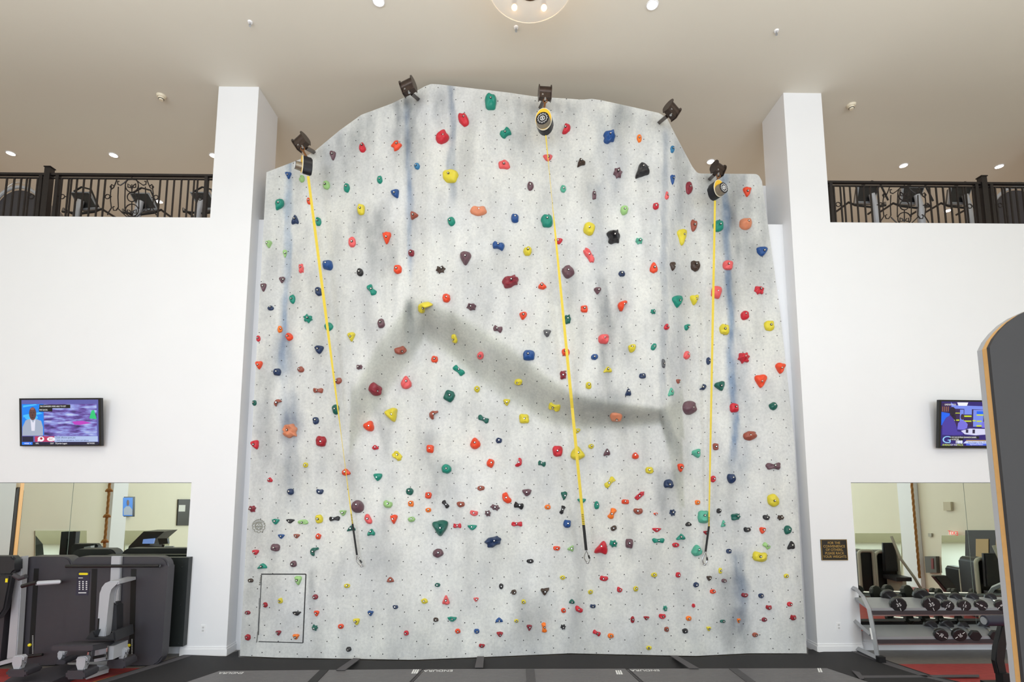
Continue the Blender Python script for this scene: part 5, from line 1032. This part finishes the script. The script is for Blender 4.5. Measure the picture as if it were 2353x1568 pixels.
# tall dark board at the right edge
Yb = -4.9
t = thing('tall_board', 'tall charcoal board with curved top and pale wood edge at the right', 'board', (P(2320, 1500, Yb).x+.3, Yb, 0))
def vline(u, v0, v1): return u+(u-1158)*(v1-v0)/(v0+9686)
xl = P(2277, 800, Yb).x
def boardpoly(inset):
    top = [(2274, 798), (2284, 778), (2300, 758), (2320, 739), (2345, 722), (2380, 706), (2430, 694), (2500, 690)]
    pts = [P(u, v, Yb) for u, v in top]; x0 = pts[0].x+inset
    out = [Vector((x0, Yb, .01))]+[Vector((p.x+inset, Yb, p.z-inset)) for p in pts]+[Vector((pts[-1].x+inset, Yb, .01))]
    return out
bm = NB(); prism(bm, boardpoly(0.0), (0, .02, 0)); obj('dark_face', bm, mat('charcoal_laminate', (50, 49, 52), .55, var=.04, scale=12), t)
bm = NB(); prism(bm, [v_+Vector((.002, .021, -.003)) for v_ in boardpoly(0)], (0, .032, 0)); obj('plywood_core', bm, mat('birch_ply', (206, 160, 100), .6, var=.1, scale=20), t)
bm = NB(); prism(bm, [v_+Vector((.002, .054, -.003)) for v_ in boardpoly(0)], (0, .034, 0)); obj('grey_back', bm, mat('grey_laminate', (170, 172, 178), .5), t)

# ================================================================ THE REST OF THE HALL, SEEN IN THE MIRRORS
XL, XRr = -XW+.005, XW-.005
def mwall(bm, pts, X, dx, mi=0): return prism(bm, [MX(u, v, X) for u, v in pts], (dx, 0, 0), mi)
def mir(bm, pts, Y, dep, mi=0, bevel=0): return prism(bm, [MY(u, v, Y) for u, v in pts], (0, -dep, 0), mi, bevel)
def wallcol(name, u0, u1, X, dx):
    y0, y1 = MX(u0, 1150, X).y, MX(u1, 1150, X).y; bm = NB(); box(bm, X, min(y0, y1), 0, X+dx, max(y0, y1), ZC-.001); struct(name, bm, WHITE)
wallcol('trim_3', 250, 284, XL, .10); wallcol('trim_4', -30, 22, XL, .10); wallcol('trim_5', 2073, 2110, XRr, -.10)
# arched doorway on the left side wall
bm = NB(); ya, yb = MX(24, 1200, XL).y, MX(42, 1200, XL).y; ym = (ya+yb)/2; hw = abs(yb-ya)/2; zt = MX(33, 1130, XL).z
pts = [Vector((XL, ym-hw, .0))]+[Vector((XL, ym-hw*math.cos(math.radians(a)), zt+hw*math.sin(math.radians(a)))) for a in range(0, 181, 15)]+[Vector((XL, ym+hw, 0))]
prism(bm, pts, (.05, 0, 0)); struct('door_1', bm, mat('dark_arch_door', (48, 38, 36), .5))
bm = NB(); box(bm, XL+.05, ym-hw*.8, .2, XL+.06, ym+hw*.1, zt+.2); struct('window_4', bm, mat('warm_window', (235, 180, 120), .4, emit=.5))
def small(name, label, cat, m_, pts, X, dx, group=None):
    bm = NB(); mwall(bm, pts, X, dx); return tag(obj(name, bm, m_), label, cat, group)
t = small('television', 'narrow looking television reflected in the left mirror', 'television', mat('tv_bezel', (14, 14, 16), .25), [(281, 1142), (307, 1142), (306, 1188), (280, 1188)], XL+.06, .04, 'televisions on the lower walls')
bm = NB(); mwall(bm, [(283, 1144), (305, 1144), (304, 1186), (282, 1186)], XL+.101, .002); obj('screen', bm, em('scr_blue', (0, 130, 240)), t)
bm = NB(); mwall(bm, [(284, 1184), (284, 1170), (290, 1164), (298, 1164), (304, 1172), (304, 1184)], XL+.104, .001); obj('suit', bm, em('scr_suit', (165, 175, 195)), t)
bm = NB(); mwall(bm, [(294+3*math.cos(a), 1156+7*math.sin(a)) for a in [2*PI*i/12 for i in range(12)]], XL+.106, .001); obj('head', bm, em('scr_skin', (96, 60, 58)), t)
t = small('notice_board', 'dark notice board with a white paper reflected in the left mirror', 'notice board', mat('board_olive', (52, 46, 38), .5), [(408, 1148), (438, 1148), (434, 1208), (405, 1208)], XL, .03)
bm = NB(); mwall(bm, [(411, 1161), (426, 1161), (425, 1176), (410, 1176)], XL+.031, .003); obj('paper', bm, mat('paper', (225, 225, 220), .8), t)
small('wall_mirror', 'low mirror on the far side wall reflected beside the knotted rope', 'mirror', MIRR, [(80, 1220), (198, 1220), (198, 1400), (80, 1400)], XL, .015, 'mirrors in the lower walls')
small('wall_mirror', 'low mirror on the far side wall reflected below the narrow television', 'mirror', MIRR, [(286, 1220), (388, 1220), (388, 1400), (286, 1400)], XL, .015, 'mirrors in the lower walls')
# ropes
def rope(u, v0, v1, Y, knots, label):
    a = MY(u, v0, Y); zb = MY(u, v1, Y).z; t = thing('climbing_rope', label, 'rope', (a.x, Y, ZC), 'ropes hanging in the hall')
    R_ = mat('manila_rope', (176, 124, 66), .8, var=.2, scale=60)
    bm = NB(); n = 260
    for s in range(3):
        pts = [Vector((a.x+.014*math.cos(i*.55+s*2.1), Y+.014*math.sin(i*.55+s*2.1), lerp(ZC-.002, max(.5, zb), i/n))) for i in range(n+1)]
        tube(bm, pts, .014, 5)
    obj('twisted_strand', bm, R_, t, smooth=True)
    for v in knots:
        z = MY(u, v, Y).z; bm = NB(); sphere(bm, (a.x, Y, z), .055, (1.1, 1, .8)); tube(bm, [Vector((a.x+.05*math.cos(k), Y+.05*math.sin(k), z+.02*math.sin(2*k))) for k in [2*PI*i/10 for i in range(10)]], .02, 6, closed=True); obj('knot', bm, R_, t, smooth=True)
rope(252, 1112, 1290, -3.0, (1127, 1186, 1244), 'knotted brown rope seen in the left mirror')
rope(2095, 1112, 1372, -3.0, (), 'plain twisted brown rope seen in the right mirror')
# black cable frame and treadmill seen at left
t = thing('cable_machine', 'black cable machine frame reflected in the left mirror', 'exercise machine', (MY(140, 1300, -4.2).x, -4.2, 0))
bm = NB()
def post_m(u, Y, w_, zt): x = MY(u, 1250, Y).x; box(bm, x-w_, Y-.06, .004, x+w_, Y+.06, zt)
zz = MY(140, 1222, -4.2).z
post_m(108, -4.2, .05, zz); post_m(170, -4.2, .07, zz); post_m(135, -4.35, .09, zz-.1); x0, x1 = MY(103, 1230, -4.2).x, MY(175, 1230, -4.2).x; box(bm, x0, -4.27, zz-.16, x1, -4.13, zz); obj('frame', bm, BLACK, t)
t = thing('stair_climber', 'black stair climber with lit display reflected in the left mirror', 'exercise machine', (MY(335, 1300, -4.4).x, -4.4, 0))
bm = NB(); mir(bm, [(284, 1300), (296, 1256), (330, 1222), (378, 1222), (345, 1250), (330, 1300)], -4.4, .5); obj('stair_housing', bm, BLACK, t)
bm = NB(); mir(bm, [(329, 1240), (354, 1238), (351, 1250), (327, 1250)], -4.3, .05); obj('display', bm, em('disp_blue', (120, 150, 220)), t)
bm = NB(); mir(bm, [(362, 1238), (384, 1238), (386, 1250), (366, 1252)], -4.3, .06); tube(bm, [MY(u, v, -4.3) for u, v in ((276, 1277), (300, 1262), (340, 1256), (386, 1262))], .03, 6); tube(bm, [MY(u, v, -4.3) for u, v in ((320, 1282), (352, 1262), (384, 1290))], .03, 6); tube(bm, [MY(375, 1252, -4.3), MY(375, 1252, -4.3)*1.0+Vector((0, 0, -1.6))], .03, 6); obj('handlebars', bm, BLACK, t)
for (u, lab) in ((250, 'dark red ball on a post, reflected beside the knotted rope'), (409, 'dark red ball on a post, reflected near the mirror edge')):
    c_ = MY(u, 1274, -2.6); t = thing('ball_on_post', lab, 'ball', (c_.x, c_.y, 0), 'red balls on posts'); bm = NB(); sphere(bm, c_, .095, (1.1, 1, .8)); obj('ball', bm, mat('dark_red_ball', (126, 30, 34), .6), t, smooth=True)
    bm = NB(); cyl(bm, (c_.x, c_.y, .004), (c_.x, c_.y, c_.z-.06), .02, 10); cyl(bm, (c_.x, c_.y, .003), (c_.x, c_.y, .03), .16, 16); obj('post', bm, BLACK, t)
# right side
small('wall_speaker', 'beige square wall speaker reflected high in the right mirror', 'speaker', mat('speaker_beige', (205, 196, 170), .7), [(2172, 1154), (2189, 1154), (2190, 1174), (2173, 1174)], XRr, -.05)
small('thermostat', 'small beige thermostat reflected in the right mirror', 'thermostat', mat('thermo', (180, 176, 160), .5), [(2135, 1226), (2143, 1226), (2143, 1234), (2136, 1234)], XRr, -.03)
t = small('control_box', 'grey wall control box with coloured switches reflected above the dumbbells', 'control box', mat('box_grey', (92, 90, 84), .5), [(2132, 1279), (2158, 1279), (2160, 1317), (2135, 1317)], XRr, -.08)
bm = NB(); mwall(bm, [(2140, 1284), (2145, 1284), (2146, 1308), (2141, 1308)], XRr-.081, -.01); obj('switch_panel', bm, mat('box_red', (120, 40, 40), .5), t)
t = small('exit_sign', 'small lit exit sign reflected above the doorway', 'exit sign', mat('exit_white', (240, 225, 215), .5, emit=.5), [(2183, 1223), (2197, 1223), (2197, 1229), (2183, 1229)], XRr-.05, -.03)
ce = MX(2190, 1226, XRr-.085); text('exit_text', 'EXIT', .13, mat('exit_red', (225, 30, 30), .5, emit=.8), (0, -1, 0), (0, 0, 1), ce, t)
small('wall_mirror', 'low mirror on the far side wall reflected left of the plain rope', 'mirror', MIRR, [(1966, 1226), (2072, 1226), (2072, 1420), (1966, 1420)], XRr, -.015, 'mirrors in the lower walls')
small('wall_mirror', 'low mirror on the far side wall reflected below the exit sign', 'mirror', MIRR, [(2165, 1231), (2221, 1231), (2221, 1420), (2165, 1420)], XRr, -.015, 'mirrors in the lower walls')
bm = NB(); mwall(bm, [(2222, 1219), (2300, 1219), (2300, 1460), (2222, 1460)], XRr, -.04); struct('door_2', bm, mat('dark_door_frame', (46, 42, 40), .45))
bm = NB(); mwall(bm, [(2243, 1239), (2272, 1239), (2272, 1420), (2243, 1420)], XRr-.041, -.008); mwall(bm, [(2289, 1239), (2300, 1239), (2300, 1420), (2289, 1420)], XRr-.041, -.008); struct('window_5', bm, mat('tan_glass', (196, 168, 120), .2))
BEI = mat('beige_grey_frame', (186, 184, 168), .4, .1)
def mach(u0, u1, vt, Y, label, seat=True, lean=0):
    c_ = MY((u0+u1)/2, 1300, Y); t = thing('weight_machine', label, 'exercise machine', (c_.x, Y, 0), 'weight machines seen in the right mirror')
    a, b_ = MY(u0, 1300, Y).x, MY(u1, 1300, Y).x; zt = MY(u0, vt, Y).z; r = (b_-a)*.22
    bm = NB(); pts = [Vector((a, Y, .01)), Vector((a, Y, zt-r))]+[Vector((a+r-r*math.cos(math.radians(k)), Y, zt-r+r*math.sin(math.radians(k)))) for k in range(15, 91, 15)]+[Vector((b_-r+r*math.sin(math.radians(k)), Y, zt-r+r*math.cos(math.radians(k)))) for k in range(0, 91, 15)]+[Vector((b_, Y, .01))]
    prism(bm, pts, (0, -.35, 0), bevel=.02); obj('housing', bm, BLACK, t, smooth=True)
    bm = NB(); tube(bm, [p+Vector((0, .03, 0)) for p in pts], .035, 8); obj('frame_arch', bm, BEI, t, smooth=True)
    if seat:
        m_ = (a+b_)/2; bm = NB(); box(bm, m_-.16, Y+.1, .45, m_+.16, Y+.5, .53); obj('seat', bm, PAD, t)
        bm = NB(); prism(bm, [(m_-.15, Y+.08, .6), (m_+.15, Y+.08, .6), (m_+.13, Y+.08, 1.2), (m_-.13, Y+.08, 1.2)], (0, .08, 0), bevel=.02); obj('backrest', bm, PAD, t)
        bm = NB(); tube(bm, [(m_+.02, Y+.2, 1.35), (m_+.1, Y+.3, .9), (m_+.3, Y+.4, .5), (m_+.5, Y+.4, .12)], .03, 6); box(bm, m_-.04, Y+.05, .004, m_+.04, Y+.5, .45); obj('frame', bm, BEI, t)
mach(1973, 2006, 1266, -3.4, 'dark tower weight machine reflected at the left end of the right mirror', False)
mach(2010, 2062, 1268, -3.4, 'dark tower weight machine with slanted arm reflected left of the plain rope')
mach(2240, 2286, 1284, -1.7, 'dark machine with pale arch frame reflected before the dark door')
mach(2204, 2232, 1306, -2.5, 'dark machine with pale arch frame reflected between bench and door', False)
t = thing('incline_bench', 'black incline bench with tilted pad reflected behind the dumbbells', 'bench', (MY(2190, 1380, -1.0).x, -1.0, 0))
bm = NB(); mir(bm, [(2148, 1326), (2153, 1324), (2178, 1324), (2222, 1382), (2198, 1384)], -1.0, .10, bevel=.015); obj('back_pad', bm, mat('brown_black_pad', (56, 48, 48), .45), t)
bm = NB(); a = MY(2210, 1384, -1.0); box(bm, a.x-.1, -1.16, a.z-.08, a.x+.5, -.94, a.z+.0); obj('seat_pad', bm, PAD, t)
bm = NB(); tube(bm, [MY(2152, 1332, -1.12), MY(2184, 1376, -1.12), MY(2196, 1390, -1.12)], .025, 6); box(bm, a.x-.03, -1.1, .06, a.x+.03, -1.02, a.z-.06); box(bm, a.x-.5, -1.1, .004, a.x+.7, -1.02, .07); obj('frame', bm, SILVER, t)
